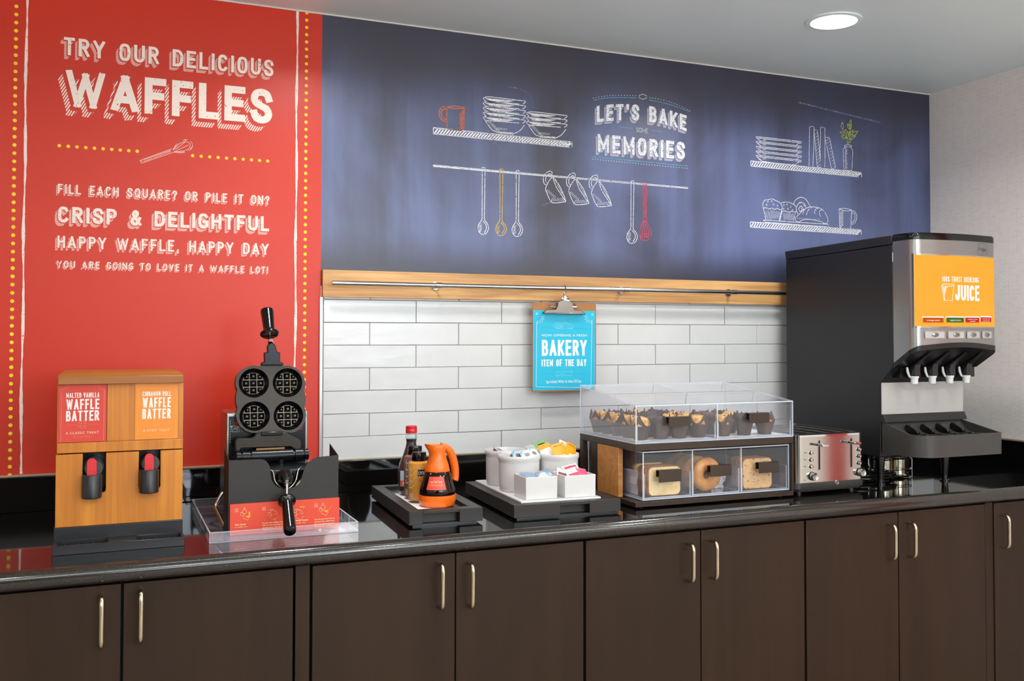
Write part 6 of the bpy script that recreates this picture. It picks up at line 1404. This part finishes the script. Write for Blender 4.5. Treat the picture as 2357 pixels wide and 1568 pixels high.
for l, r in ((752, 988), (1012, 1224), (1246, 1440), (1462, 1628)):
    q0 = jp(l, 1455); q1 = jp(r, 1352); xm2 = (q0[0]+q1[0])/2; zm = (q0[1]+q1[1])/2; yy = front_y(xm2); sl_ = (front_y(xm2+0.02)-front_y(xm2-0.02))/0.04
    m = MB(); m.use('steel'); hw, hh = (q1[0]-q0[0])/2, (q1[1]-q0[1])/2
    m.frame(rrect(-hw, hw, -hh, hh, 0.003), rrect(-hw+0.0025, hw-0.0025, -hh+0.0025, hh-0.0025, 0.002), -0.003, 0.001, 'y'); m.use('matte_panel').box(-hw+0.0026, hw-0.0026, -0.0012, 0.001, -hh+0.0026, hh-0.0026)
    m.use('brushed_steel'); m.lathe([(0.0132, 0), (0.0128, 0.002), (0.010, 0.0034), (0, 0.004)], 28, (0.001, -0.0012, 0), (0, -1, 0), sq=0.56)
    m.xf(0, Matrix.Translation((xm2, yy, zm)) @ Matrix.Rotation(math.atan(sl_), 4, 'Z')); pb = J(m).build('push_button', root)
    m = MB(); m.use('print_black'); m.text('PUSH', 0.0105, 0.0030, lambda u, v: (u-0.0042, -0.0056, v-0.0015), 0.01); m.xf(0, JO @ Matrix.Translation((xm2, yy, zm)) @ Matrix.Rotation(math.atan(sl_), 4, 'Z')); m.build('lettering', pb, smooth=0, recalc=False)
m = MB(); m.use('grey_plastic'); ge = on_door(0.0010)
for r0 in (0,): m.ribbon([jp(1484+86*math.cos(t), 302+76*math.sin(t)) for t in [2*PI*i/40-2.6 for i in range(38)]], 0.0008, ge)
q = jp(1410, 320); m.text('Vitality', jp(1545, 320)[0]-q[0], 0.0125, lambda u, v: ge(q[0]+u+v*0.25, q[1]+v), -0.012)
m.ribbon([jp(*p) for p in spline(A((1500, 290), (1490, 325), (1475, 352), (1490, 345), (1520, 318), (1548, 296)), 4)], 0.0007, ge); m.build('emblem', dr, smooth=0, recalc=False)
# nozzles with white tips and levers
for k, px in enumerate((2105, 2146, 2186, 2224)):
    q = at(px, 882, 'y', -0.665); x = q.x; zt3 = 1.249
    m = MB(); m.use('black_satin')
    m.rings([[(x-0.0055, -0.735, 1.352), (x+0.0055, -0.735, 1.352), (x+0.0055, -0.715, 1.342), (x-0.0055, -0.715, 1.342)], [(x-0.0115, -0.682, 1.312), (x+0.0115, -0.682, 1.312), (x+0.0115, -0.648, 1.300), (x-0.0115, -0.648, 1.300)], [(x-0.0125, -0.679, 1.298), (x+0.0125, -0.679, 1.298), (x+0.0125, -0.650, 1.292), (x-0.0125, -0.650, 1.292)], [(x-0.0125, -0.679, 1.2745), (x+0.0125, -0.679, 1.2745), (x+0.0125, -0.650, 1.2745), (x-0.0125, -0.650, 1.2745)]])
    nz_ = J(m).build('nozzle', root, bevel=0.002)
    m = MB(); m.use('white_plastic'); m.lathe([(0.0142, 0.0252), (0.0142, 0.0190), (0.0120, 0.0186), (0.0112, 0.0)], 28, (x, -0.6645, zt3)); J(m).build('nozzle_tip', nz_)
    m = MB(); m.use('white_plastic'); m.prism([(x-0.012, 1.2675), (x-0.019, 1.272), (x-0.0275, 1.287), (x-0.0290, 1.302), (x-0.0235, 1.304), (x-0.0215, 1.298), (x-0.0190, 1.286), (x-0.0135, 1.275)], -0.662, -0.657, 'y'); J(m).build('nozzle_lever', nz_, bevel=0.001)
# splash panel, lip and drip tray
m = MB(); m.use('matte_panel'); pl_ = [(JX0+0.001, 1.147), (JX0+0.001, 1.258), (JX0+0.012, 1.2705), (JX1-0.0015, 1.2725), (JX1-0.0015, 1.147)]; m.prism(pl_, -0.5915, -0.5880, 'y'); J(m).build('splash_panel', root)
m = MB(); m.use('black_satin'); m.prism([(-0.583, 1.147), (-0.594, 1.147), (-0.604, 1.128), (-0.604, 1.121), (-0.583, 1.121)], JX0+0.0005, JX1+0.0015, 'x'); J(m).build('lip', root)
m = MB(); m.use('grey_plastic')
def tray_plan(x0, x1, yb, yf_, r):
    p = [(x0, yb)]+[(x0+r*(1-math.cos(a)), yf_+r-r*math.sin(a)) for a in [i*PI/16 for i in range(9)]]+[(x1-0.012*(1-math.cos(a)), yf_+0.012-0.012*math.sin(a)) for a in [i*PI/8 for i in range(4, -1, -1)]]+[(x1, yb)]; return p
TX_0, TX_1 = JX0+0.003, JX1-0.013
tp_ = tray_plan(TX_0, TX_1, -0.588, -0.765, 0.060); ti = tray_plan(TX_0+0.004, TX_1-0.004, -0.592, -0.760, 0.056)
def ztop(y): t = min(1, max(0, (y+0.735)/0.13)); return 1.0905+0.032*t**2.4
m.rings([[(x, y, 1.0215) for x, y in tp_], [(x, y, ztop(y)) for x, y in tp_], [(x, y, ztop(y)) for x, y in ti], [(x, y, min(1.084, ztop(y)-0.004)) for x, y in ti]], True, True)
dt_ = J(m).build('drip_tray', root, smooth=40)
m = MB(); m.use('grey_plastic'); n_ = 10
m.grid(lambda i, j: (TX_0+0.006+(TX_1-TX_0-0.012)*i, -0.5935-0.055*j, 1.0845+0.036*(1-j)**2.2), 2, n_); J(m).build('tray_back', dt_, smooth=60, recalc=False)
for k in range(4):
    x = TX_0+0.075+0.066*k
    m = MB(); m.use('black_gloss'); m.prism([(-0.615, 1.0845), (-0.615, 1.108), (-0.622, 1.1145), (-0.632, 1.1135), (-0.672, 1.0945), (-0.672, 1.0845)], x-0.005, x+0.005, 'x'); J(m).build('cup_guide', dt_, bevel=0.002)
    m = MB(); m.use('black_gloss')
    for r in (0.013, 0.020, 0.027): m.tube([(x+0.012+r*math.cos(a), -0.700+r*0.9*math.sin(a), 1.0868) for a in [2*PI*i/24 for i in range(24)]], 0.0016, 6, True)
    m.tube([(x-0.016, -0.700, 1.0868), (x+0.040, -0.700, 1.0868)], 0.0016, 6); J(m).build('cup_grid', dt_)
for x, y in ((JX0+0.018, -0.562), (1.994, -0.585), (JX0+0.025, -0.16), (2.045, -0.16)):
    m = MB(); m.use('black_gloss'); m.lathe([(0.0165, 0), (0.0165, 0.005), (0.0105, 0.0055), (0.0100, 0.010), (0.0108, 0.022), (0.0150, 0.070), (0.0165, 0.092)], 24, (x, y, ZC), cap1=True); J(m).build('leg', root, smooth=50)

# ------------------------------------------------------------------ tin cans in a wire holder and the coiled cable below the machine
def can(label, x, y):
    root = thing('tin_can', label, 'can', (x, y, ZC+0.004), 0, 'tin cans under the juice machine'); m = MB(); m.use('tin'); pf = [(0.031, 0), (0.0325, 0.001), (0.0325, 0.003), (0.0312, 0.004)]
    for k in range(13): z = 0.008+k*0.0038; pf += [(0.0312, z), (0.0306, z+0.0019)]
    pf += [(0.0312, 0.062), (0.0325, 0.063), (0.0325, 0.0655), (0.0305, 0.0655), (0.030, 0.060)]
    m.lathe(pf, 32); m.build('can_body', root, smooth=60); return root
cx0, cy0 = 1.846, -0.452
can('ribbed tin can at the left of the wire holder under the juice machine', cx0, cy0)
can('ribbed tin can at the right of the wire holder under the juice machine', cx0+0.0765, cy0+0.012)
root = thing('wire_holder', 'chrome wire holder standing round the tin cans under the juice machine', 'holder', (cx0+0.038, cy0+0.006, ZC))
m = MB(); m.use('chrome'); r_ = rrect(-0.080, 0.080, -0.042, 0.042, 0.040, 8)
for z in (0.0022, 0.030, 0.0665): m.tube([(x, y, z) for x, y in r_], 0.0016, 6, True)
m.build('ring', root)
for i in range(0, len(r_), 5):
    x, y = r_[i]; m = MB(); m.use('chrome'); m.tube([(x*1.03, y*1.05, 0.0020), (x*1.03, y*1.05, 0.0665)], 0.0014, 6); m.build('upright', root)
m = MB(); m.use('chrome'); m.tube(spline([(-0.045, 0, 0.0665), (-0.045, 0, 0.082), (-0.035, 0, 0.0895), (0.035, 0, 0.0895), (0.045, 0, 0.082), (0.045, 0, 0.0665)], 4), 0.0016, 6); m.tube([(-0.045, -0.042, 0.0665), (-0.045, 0.042, 0.0665)], 0.0016, 6); m.tube([(0.045, -0.042, 0.0665), (0.045, 0.042, 0.0665)], 0.0016, 6); m.build('carry_handle', root)
m = MB(); m.use('cable_black'); pts = []
for i in range(150):
    a = i*0.17; k = i/150; pts.append((1.765+(0.078-0.012*math.sin(a*0.31))*math.cos(a)+0.006*math.sin(a*0.7), -0.500+(0.050-0.006*math.cos(a*0.23))*math.sin(a)*0.62, ZC+0.0055+0.0255*k+0.003*math.sin(a*0.5)))
m.tube(pts, 0.0042, 8); o = m.build('cable', smooth=60); tag(o, 'coiled black cable lying beneath the juice dispenser behind its front left leg', 'cable')
